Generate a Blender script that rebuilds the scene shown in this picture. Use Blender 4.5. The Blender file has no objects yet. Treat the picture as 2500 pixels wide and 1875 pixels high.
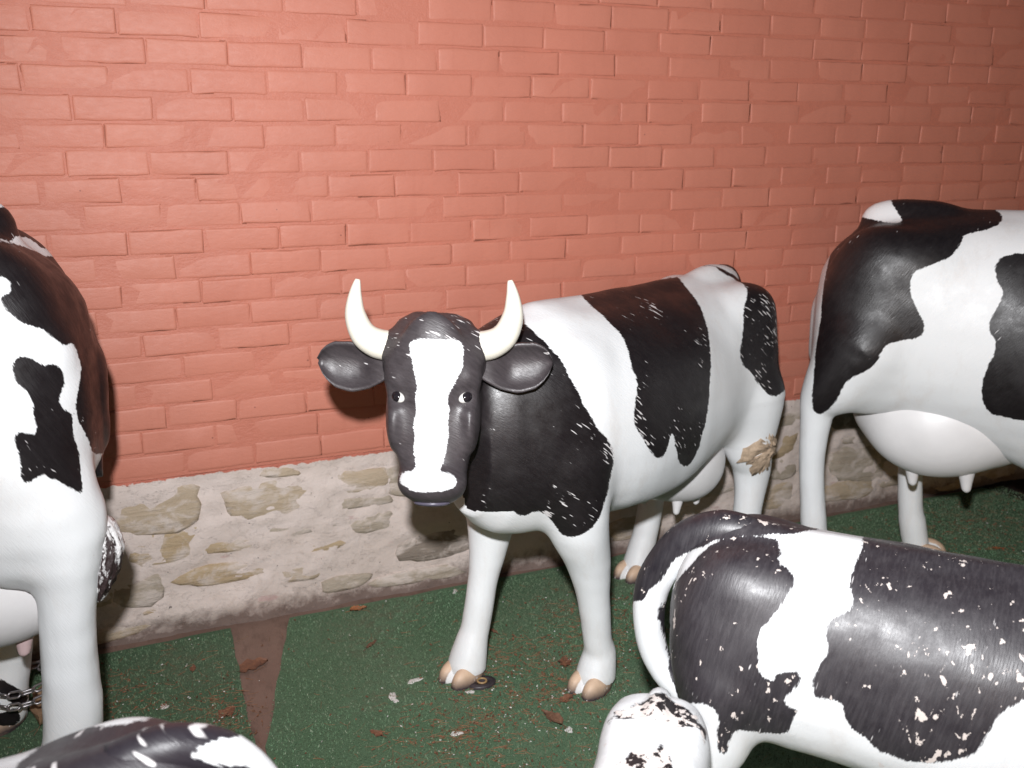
import bpy, math, random
import numpy as np
from mathutils import Vector, Matrix

random.seed(7)
scene = bpy.context.scene
COL = scene.collection

# ------------------------------------------------------------------ camera, sky, flash, exposure
CAM = Vector((0.0, -2.89, 1.567))
YAW, PITCH = math.radians(22.36), math.radians(-14.98)
cam_data = bpy.data.cameras.new('camera')
cam_data.lens = 36 * 2300 / 2500
cam_data.sensor_width = 36
cam_data.clip_end = 500
cam = bpy.data.objects.new('camera', cam_data)
COL.objects.link(cam)
cam.location = CAM
FWD = Vector((math.sin(YAW) * math.cos(PITCH), math.cos(YAW) * math.cos(PITCH), math.sin(PITCH)))
cam.rotation_euler = FWD.to_track_quat('-Z', 'Y').to_euler()
scene.camera = cam
cam_data.dof.use_dof = True
cam_data.dof.focus_distance = 2.25
cam_data.dof.aperture_fstop = 4.0

world = bpy.data.worlds.new('World')
scene.world = world
world.use_nodes = True
wn = world.node_tree.nodes
sky = wn.new('ShaderNodeTexSky')
sky.sky_type = 'NISHITA'
sky.sun_disc = False
sky.sun_elevation = math.radians(4)
sky.sun_rotation = math.radians(200)
world.node_tree.links.new(sky.outputs[0], wn['Background'].inputs[0])
wn['Background'].inputs[1].default_value = 0.032

# the photographer's flash, held just above the camera (the only strong light in the photograph)
fl = bpy.data.lights.new('camera_flash', 'SPOT')
fl.energy = 480
fl.color = (0.975, 0.98, 1.0)
fl.spot_size = math.radians(120)
fl.spot_blend = 1.0
fl.shadow_soft_size = 0.042
flo = bpy.data.objects.new('camera_flash', fl)
COL.objects.link(flo)
right = Vector((math.cos(YAW), -math.sin(YAW), 0))
flo.location = CAM - right * 0.06 + Vector((0, 0, 0.33)) - Vector((FWD.x, FWD.y, 0)) * 0.05
flo.rotation_euler = (Vector((1.62, 0.0, 1.28)) - flo.location).to_track_quat('-Z', 'Y').to_euler()

scene.view_settings.view_transform = 'Standard'
scene.view_settings.look = 'None'
scene.view_settings.gamma = 1
scene.view_settings.use_curve_mapping = False
scene.view_settings.exposure = 0.0

# ------------------------------------------------------------------ helpers
def tag(o, label=None, cat=None, group=None, kind=None):
    if label: o['label'] = label
    if cat: o['category'] = cat
    if group: o['group'] = group
    if kind: o['kind'] = kind
    return o

def empty(name, loc=(0, 0, 0), rz=0.0):
    o = bpy.data.objects.new(name, None)
    o.empty_display_size = 0.1
    COL.objects.link(o)
    o.location = loc
    o.rotation_euler = (0, 0, rz)
    return o

def mesh_from(name, verts, faces, mat=None, smooth=True):
    me = bpy.data.meshes.new(name)
    verts = np.asarray(verts, dtype=np.float32)
    if isinstance(faces, np.ndarray):
        k = faces.shape[1]
        n = len(faces)
        me.vertices.add(len(verts)); me.vertices.foreach_set('co', verts.ravel())
        me.loops.add(n * k); me.loops.foreach_set('vertex_index', faces.astype(np.int32).ravel())
        me.polygons.add(n)
        me.polygons.foreach_set('loop_start', (np.arange(n) * k).astype(np.int32))
        me.polygons.foreach_set('loop_total', np.full(n, k, np.int32))
        me.update(calc_edges=True)
    else:
        me.from_pydata([tuple(map(float, v)) for v in verts], [], faces)
        me.update()
    me.validate()
    if smooth:
        me.polygons.foreach_set('use_smooth', np.ones(len(me.polygons), bool))
    if mat: me.materials.append(mat)
    return me

def link(name, me, parent=None, loc=None, rot=None):
    o = bpy.data.objects.new(name, me)
    COL.objects.link(o)
    if parent: o.parent = parent
    if loc is not None: o.location = loc
    if rot is not None: o.rotation_euler = rot
    return o

class NT:
    """small wrapper that builds a node material"""
    def __init__(s, name):
        s.m = bpy.data.materials.new(name); s.m.use_nodes = True
        s.t = s.m.node_tree; s.b = s.t.nodes['Principled BSDF']; s.n = s.t.nodes; s.l = s.t.links
    def node(s, typ, **kw):
        x = s.n.new('ShaderNode' + typ)
        for k, v in kw.items():
            if k.startswith('i_'):
                x.inputs[int(k[2:]) if k[2:].isdigit() else k[2:].replace('_', ' ')].default_value = v
            else: setattr(x, k, v)
        return x
    def link(s, a, b): s.l.new(a, b)
    def coord(s, kind='Object', scale=(1, 1, 1), rot=(0, 0, 0), loc=(0, 0, 0), src=None):
        mp = s.node('Mapping'); mp.inputs['Scale'].default_value = scale
        mp.inputs['Rotation'].default_value = rot; mp.inputs['Location'].default_value = loc
        if src is None: src = s.node('TexCoord').outputs[kind]
        s.link(src, mp.inputs[0]); return mp.outputs[0]
    def strokes(s, src, scale, rot, loc=(0, 0, 0)):
        """coordinates stretched along a turned axis (turn first, then stretch)"""
        mp = s.node('Mapping', vector_type='TEXTURE'); mp.inputs['Scale'].default_value = tuple(1/v for v in scale)
        mp.inputs['Rotation'].default_value = rot; mp.inputs['Location'].default_value = loc
        s.link(src, mp.inputs[0]); return mp.outputs[0]
    def noise(s, vec, scale=5, detail=4, rough=.55, dist=0.0):
        x = s.node('TexNoise'); x.inputs['Scale'].default_value = scale; x.inputs['Detail'].default_value = detail
        x.inputs['Roughness'].default_value = rough; x.inputs['Distortion'].default_value = dist
        if vec is not None: s.link(vec, x.inputs['Vector'])
        return x.outputs[0]
    def ramp(s, fac, a, b, lo=0.0, hi=1.0):
        x = s.node('MapRange'); x.inputs[1].default_value = a; x.inputs[2].default_value = b
        x.inputs[3].default_value = lo; x.inputs[4].default_value = hi; x.clamp = True
        s.link(fac, x.inputs[0]); return x.outputs[0]
    def math(s, op, a, b=None):
        x = s.node('Math', operation=op)
        for i, v in enumerate((a, b)):
            if v is None: continue
            if hasattr(v, 'links'): s.link(v, x.inputs[i])
            else: x.inputs[i].default_value = v
        return x.outputs[0]
    def mix(s, fac, a, b, mode='MIX'):
        x = s.node('Mix', data_type='RGBA', blend_type=mode)
        for i, v in ((0, fac), (6, a), (7, b)):
            if hasattr(v, 'links'): s.link(v, x.inputs[i])
            elif i == 0: x.inputs[0].default_value = v
            else: x.inputs[i].default_value = (*v, 1) if len(v) == 3 else v
        return x.outputs[2]
    def bump(s, h, strength=.3, dist=.01, normal=None):
        x = s.node('Bump'); x.inputs['Strength'].default_value = strength; x.inputs['Distance'].default_value = dist
        s.link(h, x.inputs['Height'])
        if normal is not None: s.link(normal, x.inputs['Normal'])
        return x.outputs[0]
    def out(s, color=None, rough=None, normal=None, spec=None):
        for v, k in ((color, 'Base Color'), (rough, 'Roughness'), (normal, 'Normal'), (spec, 'Specular IOR Level')):
            if v is None: continue
            if hasattr(v, 'links'): s.link(v, s.b.inputs[k])
            elif isinstance(v, tuple): s.b.inputs[k].default_value = (*v, 1)
            else: s.b.inputs[k].default_value = v
        return s.m

# ------------------------------------------------------------------ signed distance modelling
f4 = np.float32
def pchip_dense(xs, ys, n=400):
    """monotone-ish smooth interpolation of stations, sampled densely"""
    xs = np.asarray(xs, float); ys = np.asarray(ys, float)
    h = np.diff(xs); d = np.diff(ys) / h
    m = np.zeros_like(ys); m[0] = d[0]; m[-1] = d[-1]
    for i in range(1, len(xs) - 1):
        m[i] = 0 if d[i - 1] * d[i] <= 0 else 2 * d[i - 1] * d[i] / (d[i - 1] + d[i])
    t = np.linspace(xs[0], xs[-1], n)
    k = np.clip(np.searchsorted(xs, t) - 1, 0, len(h) - 1)
    u = (t - xs[k]) / h[k]
    return t, ((2*u**3-3*u**2+1)*ys[k] + (u**3-2*u**2+u)*h[k]*m[k] + (-2*u**3+3*u**2)*ys[k+1] + (u**3-u**2)*h[k]*m[k+1])

class Field:
    def __init__(s, lo, hi, h):
        s.lo = np.array(lo, f4); s.h = h
        s.n = np.ceil((np.array(hi) - s.lo) / h).astype(int) + 1
        s.ax = [s.lo[i] + h * np.arange(s.n[i], dtype=f4) for i in range(3)]
        s.D = np.full(s.n, 1.0, f4)
    def _sub(s, lo, hi, pad):
        sl = []
        for i in range(3):
            a = int(np.clip((lo[i] - pad - s.lo[i]) // s.h, 0, s.n[i]))
            b = int(np.clip((hi[i] + pad - s.lo[i]) // s.h + 2, 0, s.n[i]))
            sl.append(slice(a, b))
        sl = tuple(sl)
        X = s.ax[0][sl[0]][:, None, None]; Y = s.ax[1][sl[1]][None, :, None]; Z = s.ax[2][sl[2]][None, None, :]
        return sl, X, Y, Z
    def _put(s, sl, d, k, op):
        D = s.D[sl]
        if D.size == 0: return
        if op == 'cut':
            a, b = -D, d
        else: a, b = D, d
        if k > 0:
            hh = np.clip(0.5 + 0.5 * (b - a) / k, 0, 1)
            r = b * (1 - hh) + a * hh - k * hh * (1 - hh)
        else: r = np.minimum(a, b)
        s.D[sl] = -r if op == 'cut' else r
    def cone(s, a, b, ra, rb, k=.03, axis=None, f=1.0, op='add'):
        a = np.array(a, f4); b = np.array(b, f4); R = max(ra, rb) * max(1.0, 1.0 / f)
        sl, X, Y, Z = s._sub(np.minimum(a, b) - R, np.maximum(a, b) + R, k + .02)
        ba = b - a; L = max(float(ba @ ba), 1e-9)
        px, py, pz = X - a[0], Y - a[1], Z - a[2]
        t = np.clip((px * ba[0] + py * ba[1] + pz * ba[2]) / L, 0, 1)
        qx, qy, qz = px - t * ba[0], py - t * ba[1], pz - t * ba[2]
        q2 = qx * qx + qy * qy + qz * qz
        if axis is not None:
            ax = np.array(axis, f4); ax /= np.linalg.norm(ax)
            c = qx * ax[0] + qy * ax[1] + qz * ax[2]
            q2 = q2 + (f * f - 1) * c * c
        s._put(sl, np.sqrt(q2) - (ra + (rb - ra) * t), k, op)
    def chain(s, pts, k=.03, inner=.002, **kw):
        """a limb: its cones are joined tightly to each other first, then blended into the body"""
        D0 = s.D; s.D = np.full(s.n, 1.0, f4)
        # resample the limb as a smooth curve so that it bends without steps
        P = np.array([p for p, _ in pts], float); R = np.array([r for _, r in pts], float)
        L = np.concatenate([[0], np.cumsum(np.linalg.norm(np.diff(P, axis=0), axis=1))])
        t, _ = pchip_dense(L, R, max(2, int(L[-1] / .016)))
        q = [np.interp(t, *pchip_dense(L, P[:, i])) for i in range(3)]; rr = np.interp(t, *pchip_dense(L, R))
        for i in range(len(t) - 1):
            s.cone((q[0][i], q[1][i], q[2][i]), (q[0][i+1], q[1][i+1], q[2][i+1]), rr[i], rr[i+1], inner, **kw)
        T = s.D; s.D = D0
        lo = P.min(0) - R.max() * 1.2; hi = P.max(0) + R.max() * 1.2
        sl, *_ = s._sub(lo, hi, k + .02)
        s._put(sl, T[sl], k, 'add')
    def ell(s, c, r, k=.03, M=None, op='add'):
        c = np.array(c, f4); r = np.array(r, f4); R = float(r.max())
        sl, X, Y, Z = s._sub(c - R, c + R, k + .02)
        px, py, pz = X - c[0], Y - c[1], Z - c[2]
        if M is not None:   # columns of M: local axes
            M = np.array(M, f4)
            px, py, pz = (px*M[0,0]+py*M[1,0]+pz*M[2,0], px*M[0,1]+py*M[1,1]+pz*M[2,1], px*M[0,2]+py*M[1,2]+pz*M[2,2])
        k0 = np.sqrt((px/r[0])**2 + (py/r[1])**2 + (pz/r[2])**2) + 1e-6
        k1 = np.sqrt((px/r[0]**2)**2 + (py/r[1]**2)**2 + (pz/r[2]**2)**2) + 1e-6
        s._put(sl, (k0 * (k0 - 1) / k1).astype(f4), k, op)
    def loft(s, st, n=2.4, k=.03, O=(0, 0, 0), M=np.eye(3)):
        """st rows: (t, c1, h1, w2, c2): along axis 0 at t, section centre c1 / half h1 on axis 2, half width w2 on axis 1"""
        st = np.array(sorted(st), float); O = np.array(O, f4); M = np.array(M, f4)
        corners = []
        for row in st:
            for sa in (-1, 1):
                for sb in (-1, 1):
                    corners.append(O + M @ np.array([row[0], sb * row[3], row[1] + sa * row[2]]))
        corners = np.array(corners)
        sl, X, Y, Z = s._sub(corners.min(0), corners.max(0), k + .03)
        px, py, pz = X - O[0], Y - O[1], Z - O[2]
        a = px*M[0,0]+py*M[1,0]+pz*M[2,0]; b = px*M[0,1]+py*M[1,1]+pz*M[2,1]; c = px*M[0,2]+py*M[1,2]+pz*M[2,2]
        shp = np.broadcast_shapes(a.shape, b.shape, c.shape)
        t, c1 = pchip_dense(st[:, 0], st[:, 1]); _, h1 = pchip_dense(st[:, 0], st[:, 2]); _, w2 = pchip_dense(st[:, 0], st[:, 3])
        tc = np.clip(a, t[0], t[-1])
        C1 = np.interp(tc, t, c1).astype(f4); H = np.interp(tc, t, h1).astype(f4); W = np.interp(tc, t, w2).astype(f4)
        u = np.abs(c - C1); v = np.abs(b)
        r = ((u / H) ** n + (v / W) ** n) ** (1.0 / n) + 1e-5
        q = np.sqrt(u * u + v * v) + 1e-5
        d = np.where(r > .35, (1 - 1 / r) * q, (r - 1) * np.minimum(H, W))
        e = a - tc
        d = np.where(np.abs(e) > 0, np.sqrt(np.maximum(d, 0) ** 2 + e * e), d)
        s._put(sl, np.broadcast_to(d, shp).astype(f4), k, 'add')
    def mesh(s, smooth=2):
        """surface nets"""
        D = s.D; ins = D < 0
        nx, ny, nz = D.shape
        c = np.zeros((nx-1, ny-1, nz-1), np.int8)
        for i in (0, 1):
            for j in (0, 1):
                for kk in (0, 1):
                    c += ins[i:nx-1+i, j:ny-1+j, kk:nz-1+kk]
        act = (c > 0) & (c < 8)
        idx = np.full(act.shape, -1, np.int64)
        ii = np.argwhere(act); idx[act] = np.arange(len(ii))
        acc = np.zeros((len(ii), 3)); cnt = np.zeros(len(ii))
        off = [(i, j, k) for i in (0, 1) for j in (0, 1) for k in (0, 1)]
        vals = {o: D[ii[:, 0]+o[0], ii[:, 1]+o[1], ii[:, 2]+o[2]].astype(float) for o in off}
        for o in off:
            for ax in range(3):
                if o[ax]: continue
                p = list(o); p[ax] = 1; p = tuple(p)
                a, b = vals[o], vals[p]
                m = (a < 0) != (b < 0)
                t = np.where(m, a / np.where(m, a - b, 1), 0)
                pos = np.tile(np.array(o, float), (len(ii), 1)); pos[:, ax] = t
                acc += pos * m[:, None]; cnt += m
        V = (ii + acc / cnt[:, None]) * s.h + s.lo
        quads = []
        for ax in range(3):
            o1, o2 = [(1, 2), (2, 0), (0, 1)][ax]
            sl0 = [slice(1, D.shape[q]-1) for q in range(3)]; sl0[ax] = slice(0, D.shape[ax]-1)
            sl1 = list(sl0); sl1[ax] = slice(1, D.shape[ax])
            A = ins[tuple(sl0)]; B = ins[tuple(sl1)]
            e = np.argwhere(A != B)
            if not len(e): continue
            flip = A[tuple(e.T)]
            e = e + np.array([1 if q != ax else 0 for q in range(3)])
            def g(d1, d2):
                p = e.copy(); p[:, o1] += d1; p[:, o2] += d2; return idx[tuple(p.T)]
            q = np.stack([g(-1, -1), g(0, -1), g(0, 0), g(-1, 0)], 1)
            q[~flip] = q[~flip][:, ::-1]
            quads.append(q)
        Q = np.concatenate(quads)
        # taubin-like smoothing
        E = np.concatenate([Q[:, [0, 1]], Q[:, [1, 2]], Q[:, [2, 3]], Q[:, [3, 0]]])
        deg = np.bincount(E.ravel(), minlength=len(V)).astype(float)
        for it in range(smooth):
            for lam in (.5, -.52):
                S = np.stack([np.bincount(E[:, 0], V[E[:, 1], q], len(V)) + np.bincount(E[:, 1], V[E[:, 0], q], len(V)) for q in range(3)], 1)
                V = V + lam * (S / deg[:, None] - V)
        return V, Q

def poly_sd(P, poly):
    """signed distance of points (n,2) to a closed polygon, negative inside"""
    poly = np.asarray(poly, float); out = np.full(len(P), 1e9); ins = np.zeros(len(P), bool)
    A = poly; B = np.roll(poly, -1, 0)
    for a, b in zip(A, B):
        d = b - a; L = d @ d + 1e-12
        t = np.clip(((P - a) @ d) / L, 0, 1)
        q = P - a - t[:, None] * d
        out = np.minimum(out, (q * q).sum(1))
        c = ((a[1] > P[:, 1]) != (b[1] > P[:, 1]))
        with np.errstate(divide='ignore', invalid='ignore'):
            xi = (b[0] - a[0]) * (P[:, 1] - a[1]) / (b[1] - a[1]) + a[0]
        ins ^= c & (P[:, 0] < xi)
    out = np.sqrt(out)
    return np.where(ins, -out, out)

def smooth_poly(poly, it=2):
    P = np.asarray(poly, float)
    for _ in range(it):
        N = np.roll(P, -1, 0)
        P = np.stack([P * .75 + N * .25, P * .25 + N * .75], 1).reshape(-1, 2)
    return P

def set_attr(me, name, vals):
    a = me.attributes.new(name, 'FLOAT', 'POINT')
    a.data.foreach_set('value', np.asarray(vals, np.float32))

def tube(name, pts, radii, mat, nseg=14, flat=1.0, cap=True):
    """swept tube through points (catmull-rom), tapered"""
    P = [Vector(p) for p in pts]
    dense = []; R = []
    for i in range(len(P) - 1):
        p0 = P[max(i-1, 0)]; p1 = P[i]; p2 = P[i+1]; p3 = P[min(i+2, len(P)-1)]
        for j in range(6):
            t = j / 6
            dense.append(0.5*((2*p1)+(p2-p0)*t+(2*p0-5*p1+4*p2-p3)*t*t+(3*p1-p0-3*p2+p3)*t**3))
            R.append(radii[i]*(1-t)+radii[i+1]*t)
    dense.append(P[-1]); R.append(radii[-1])
    V = []; F = []
    up = Vector((0.3, 0.9, 0.2)).normalized()
    for i, p in enumerate(dense):
        tn = (dense[min(i+1, len(dense)-1)] - dense[max(i-1, 0)]).normalized()
        u = (up - tn * up.dot(tn)).normalized(); up = u; v = tn.cross(u)
        for k in range(nseg):
            a = 2*math.pi*k/nseg
            V.append(p + u*math.cos(a)*R[i] + v*math.sin(a)*R[i]*flat)
    n = len(dense)
    for i in range(n-1):
        for k in range(nseg):
            F.append((i*nseg+k, i*nseg+(k+1) % nseg, (i+1)*nseg+(k+1) % nseg, (i+1)*nseg+k))
    if cap:
        V.append(dense[0]); V.append(dense[-1])
        for k in range(nseg):
            F.append((len(V)-2, (k+1) % nseg, k))
            F.append((len(V)-1, (n-1)*nseg+k, (n-1)*nseg+(k+1) % nseg))
    return mesh_from(name, [tuple(v) for v in V], F, mat)

# ------------------------------------------------------------------ painted brick wall
rng = random.Random(11)
CH = 0.074; Z0 = 1.89; ZB = 0.55           # course height, height of one measured bed joint, bottom of the paint

def brick_paint(name, col, mort=False):
    t = NT(name)
    pos = t.node('NewGeometry').outputs['Position']
    n1 = t.noise(pos, 3.1, 4, .6); n2 = t.noise(t.coord(src=pos, scale=(1, 1, 2.2)), 34, 5, .65); n3 = t.noise(pos, 190, 3, .6)
    rnd = t.node('ObjectInfo').outputs['Random']
    c = t.mix(t.ramp(n1, .3, .7), tuple(x*.94 for x in col), tuple(min(1, x*1.05) for x in col))
    c = t.mix(t.math('MULTIPLY', rnd, .22), c, (col[0]*.84, col[1]*.66, col[2]*.62))
    # roller passes and old drips of a slightly different batch of paint
    v = t.noise(t.coord(src=pos, scale=(9, 1, .7)), 5, 3, .5)
    c = t.mix(t.ramp(v, .56, .70, 0, .22), c, (col[0]*.86, col[1]*.78, col[2]*.75))
    # pinholes, knocks where plaster shows
    v2 = t.node('TexVoronoi', feature='F1'); v2.inputs['Scale'].default_value = 9; v2.inputs['Randomness'].default_value = 1
    t.link(t.coord(src=pos, loc=(3, 1, 7)), v2.inputs[0])
    c = t.mix(t.ramp(v2.outputs[0], .028, .018, 0, .75), c, (col[0]*.35, col[1]*.3, col[2]*.3))
    ck = t.ramp(t.noise(t.coord(src=pos, scale=(1, 1, 1)), 26, 7, .75, .6), .745, .76)
    c = t.mix(t.math('MULTIPLY', ck, .5), c, (.22, .06, .045))
    chip = t.ramp(t.noise(t.coord(src=pos, loc=(9, 2, 4)), 21, 3, .6), .795, .80, 0, .7)
    c = t.mix(chip, c, (.66, .60, .56))
    h = t.math('ADD', t.math('MULTIPLY', n2, 1.1), t.math('MULTIPLY', n3, .35))
    if mort: h = t.math('MULTIPLY', h, 1.8)
    return t.out(c, t.ramp(n2, .3, .7, .50, .62), t.bump(h,   .22 if not mort else .28, .006), .45)

BRICK = (.52, .190, .130)
M_brick = brick_paint('painted_brick', BRICK)
M_mortar = brick_paint('painted_mortar', (.50, .172, .115), True)

BL = 0.2085
def brick_geom(r, w, h, rough=0.0):
    """front face in a shallow pillow with a chipped, rounded arris; front at y = 0, wall behind at y > 0"""
    e, e2 = .0026, .0075
    us = [-w/2, -w/2+e, -w/2+e2, -w*.2, w*.05, w*.27, w/2-e2, w/2-e, w/2]
    vs = [-h/2, -h/2+e, -h/2+e2, h/2-e2, h/2-e, h/2]
    nu, nv = len(us), len(vs)
    V = []; F = []
    tilt = r.gauss(0, .0011); tz = r.gauss(0, .0008)
    wob = [r.gauss(0, .0013) for _ in range(2 * nu + 2 * nv)]
    cut = r.choice((None,)*4 + ((1, 1), (nu-2, 1), (1, nv-2), (nu-2, nv-2)))
    for j, v in enumerate(vs):
        for i, u in enumerate(us):
            edge = i in (0, nu-1) or j in (0, nv-1)
            y = .0021 if edge else (.0007 if i in (1, nu-2) or j in (1, nv-2) else r.gauss(0, .00035 + rough))
            x, z = u, v
            if i < 2: x += wob[j]
            if i > nu-3: x += wob[nv + j]
            if j < 2: z += wob[2*nv + i]
            if j > nv-3: z += wob[2*nv + nu + i]
            if cut is not None and not edge and abs(i-cut[0]) <= 1 and abs(j-cut[1]) <= 1: y += r.uniform(.0002, .0013)
            y += tilt * u / (w/2) + tz * v / (h/2)
            V.append((x, y, z))
    n = nu
    for j in range(nv-1):
        for i in range(n-1):
            F.append((j*n+i, j*n+i+1, (j+1)*n+i+1, (j+1)*n+i))
    b = len(V); c0, c1, c2, c3 = 0, nu-1, nv*nu-1, (nv-1)*nu
    for q in (c0, c1, c2, c3):
        x, y, z = V[q]; V.append((x, .03, z))
    corner = {c0: b, c1: b+1, c2: b+2, c3: b+3}
    segs = [(c0, c1, list(range(nu))), (c1, c2, [nu-1+nu*j for j in range(nv)]), (c2, c3, [nv*nu-1-i for i in range(nu)]), (c3, c0, [nu*j for j in range(nv-1, -1, -1)])]
    for a, c, path in segs:
        F.append(tuple([corner[a], corner[c]] + path[::-1]))
    return V, F

wall = empty('brick_wall', (0, 0, 0))
tag(wall, 'long brick wall painted salmon red above a bare stone footing', 'wall')
MY = .0016
mort = mesh_from('mortar', [(-2.2, MY, ZB+.002), (6.2, MY, ZB+.002), (6.2, MY, 2.62), (-2.2, MY, 2.62), (-2.2, .2, ZB+.002), (6.2, .2, ZB+.002), (6.2, .2, 2.62), (-2.2, .2, 2.62)],
                 [(0, 1, 2, 3), (5, 4, 7, 6), (4, 0, 3, 7), (1, 5, 6, 2), (3, 2, 6, 7), (4, 5, 1, 0)], M_mortar, False)
link('mortar', mort, wall)
OFF = {-1: 2.379, 0: 0.666, 1: 0.11, 2: 0.429, 3: 0.116, 4: -0.019, 5: 0.092, 6: 0.01, 7: 0.113, 8: 0.221, 9: 0.138, 10: -0.013, 11: 0.122,
       12: 0.025, 13: 0.131, 14: -0.003, 15: 0.073, 16: -0.005, 17: 0.112}
ROWS = {4: [-.226, -.019, .2, .411, .618, .824, 1.036, 1.24, 1.445, 1.654, 1.862, 2.071, 2.277, 2.49, 2.686, 2.897, 3.095, 3.295],
        0: [.462, .666, .88, 1.094, 1.298, 1.515, 1.719, 1.922, 2.14, 2.357, 2.577, 2.799, 3.024]}
bricks = []
for k in range(-9, 18):
    zc = Z0 - CH * (k + .5)
    r = random.Random(100 + k)
    if k in ROWS: js = list(ROWS[k])
    else:
        o = OFF.get(k, r.uniform(0, BL)); js = [o]
    while js[-1] < 5.9: js.append(js[-1] + BL * (r.uniform(.97, 1.03) if r.random() > .07 else r.choice((.52, .8))))
    while js[0] > -2.0: js.insert(0, js[0] - BL * r.uniform(.975, 1.025))
    for a, b in zip(js[:-1], js[1:]):
        bricks.append(((a + b) / 2, zc + r.gauss(0, .0014), b - a - r.uniform(.0012, .0072), CH - r.uniform(.0065, .0105), r))
def nearness(b):
    v = Vector((b[0], 0, b[1])) - CAM
    f = v.dot(FWD); x = v.dot(right) / f; u = FWD.cross(right) * -1; y = v.dot(u) / f
    out = max(abs(x) - .56, 0) + max(abs(y) - .43, 0)
    # bricks behind the animals show less
    hid = (b[0] < -.12 and b[1] < 1.25) or (b[0] > .95 and b[1] < .95) or (b[0] > 2.25 and b[1] < 1.15)
    return f + 30 * out + (3 if hid else 0)
bricks.sort(key=nearness)
pool = {}
M_brick.use_fake_user = False
restV, restF = [], []
for i, (x, z, w_, h_, r) in enumerate(bricks):
    key = (round(w_ / .003), round(h_ / .001), r.randrange(4))
    if i < 300:
        if key not in pool:
            V, F = brick_geom(random.Random(i), w_, h_, .0012 if r.random() < .12 else 0)
            pool[key] = mesh_from('brick', V, F, M_brick)
        link('brick', pool[key], wall, (x, r.gauss(0, .0007), z), (0, r.gauss(0, .0025), r.gauss(0, .002)))
    else:
        V, F = brick_geom(random.Random(i), w_, h_)
        o = len(restV); restV += [(x + v[0], v[1], z + v[2]) for v in V]; restF += [tuple(q + o for q in f) for f in F]
tag(link('brickwork', mesh_from('brickwork', restV, restF, M_brick), wall), kind='stuff')

# ------------------------------------------------------------------ rubble footing with smeared lime mortar
def vnoise(x, z, s, seed=0):
    """cheap value noise"""
    x = np.asarray(x) * s; z = np.asarray(z) * s
    xi = np.floor(x).astype(int); zi = np.floor(z).astype(int); fx = x - xi; fz = z - zi
    fx = fx*fx*(3-2*fx); fz = fz*fz*(3-2*fz)
    def hsh(a, b):
        n = (a * 374761393 + b * 668265263 + seed * 974634) & 0x7fffffff
        n = ((n ^ (n >> 13)) * 1274126177) & 0x7fffffff
        return ((n ^ (n >> 16)) & 0xffff) / 65535.0
    return (hsh(xi, zi)*(1-fx)+hsh(xi+1, zi)*fx)*(1-fz) + (hsh(xi, zi+1)*(1-fx)+hsh(xi+1, zi+1)*fx)*fz

def foot_y(x, z):
    return .004 + .032 * (1 - np.clip(z / ZB, 0, 1)) ** .8

def lime_material():
    t = NT('lime_mortar'); pos = t.node('NewGeometry').outputs['Position']
    n1 = t.noise(t.coord(src=pos, scale=(1, 1, 2.0)), 5, 6, .62, .4); n2 = t.noise(pos, 22, 6, .7, .3); n3 = t.noise(pos, 95, 4, .7)
    c = t.mix(t.ramp(n1, .35, .65), (.69, .59, .545), (.60, .505, .455))
    c = t.mix(t.ramp(n2, .56, .72, 0, .45), c, (.42, .34, .285))
    c = t.mix(t.ramp(n2, .36, .25, 0, .8), c, (.74, .68, .65))
    # thin dark cracks
    cr = t.math('ABSOLUTE', t.math('SUBTRACT', t.noise(t.coord(src=pos, scale=(1, 1, 2.6), loc=(2, 0, 5)), 7, 6, .62, .5), .5))
    crk = t.ramp(cr, .0028, .0, 0, .4)
    c = t.mix(crk, c, (.10, .07, .06))
    sep = t.node('SeparateXYZ'); t.link(pos, sep.inputs[0])
    # damp soil splashed on the bottom, salmon paint run over the top edge
    low = t.math('ADD', sep.outputs[2], t.math('MULTIPLY', t.math('SUBTRACT', n2, .5), .16))
    c = t.mix(t.ramp(low, .085, .02, 0, .85), c, (.12, .075, .06))
    top = t.math('ADD', sep.outputs[2], t.math('MULTIPLY', t.math('SUBTRACT', t.noise(pos, 30, 5, .7), .5), .035))
    c = t.mix(t.ramp(top, .5395, .5415), c, (.52, .17, .12))
    pk = t.ramp(t.noise(t.coord(src=pos, scale=(1, 1, 3), loc=(8, 8, 8)), 6, 4, .6), .66, .70, 0, .5)
    c = t.mix(pk, c, (.50, .30, .29))
    sp = t.ramp(t.noise(pos, 60, 2), .745, .755, 0, .85)
    c = t.mix(sp, c, (.045, .035, .035))
    h = t.math('ADD', t.math('MULTIPLY', n2, 1.0), t.math('ADD', t.math('MULTIPLY', n3, .35), t.math('MULTIPLY', crk, -.5)))
    return t.out(c, .88, t.bump(h, .6, .009), .25)

def stone_material(name, a, b, c_):
    t = NT(name); pos = t.node('NewGeometry').outputs['Position']
    n1 = t.noise(t.coord(src=pos, scale=(1, 1, 6)), 7, 6, .65, .5); n2 = t.noise(pos, 30, 6, .7); n3 = t.noise(pos, 110, 4, .7)
    c = t.mix(t.ramp(n1, .38, .62), a, b)
    c = t.mix(t.ramp(n1, .60, .72, 0, .6), c, c_)
    # lime smeared over the faces
    sm = t.noise(t.coord(src=pos, scale=(1, 1, 1.7), loc=(6, 0, 1)), 9, 7, .66, .5)
    c = t.mix(t.ramp(sm, .47, .60, 0, .85), c, (.62, .535, .485))
    c = t.mix(t.ramp(n2, .66, .74, 0, .6), c, (.13, .10, .08))
    h = t.math('ADD', t.math('MULTIPLY', n1, 1.0), t.math('ADD', t.math('MULTIPLY', n2, .5), t.math('MULTIPLY', n3, .25)))
    return t.out(c, .85, t.bump(h, .7, .012), .25)
M_lime = lime_material()
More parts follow.
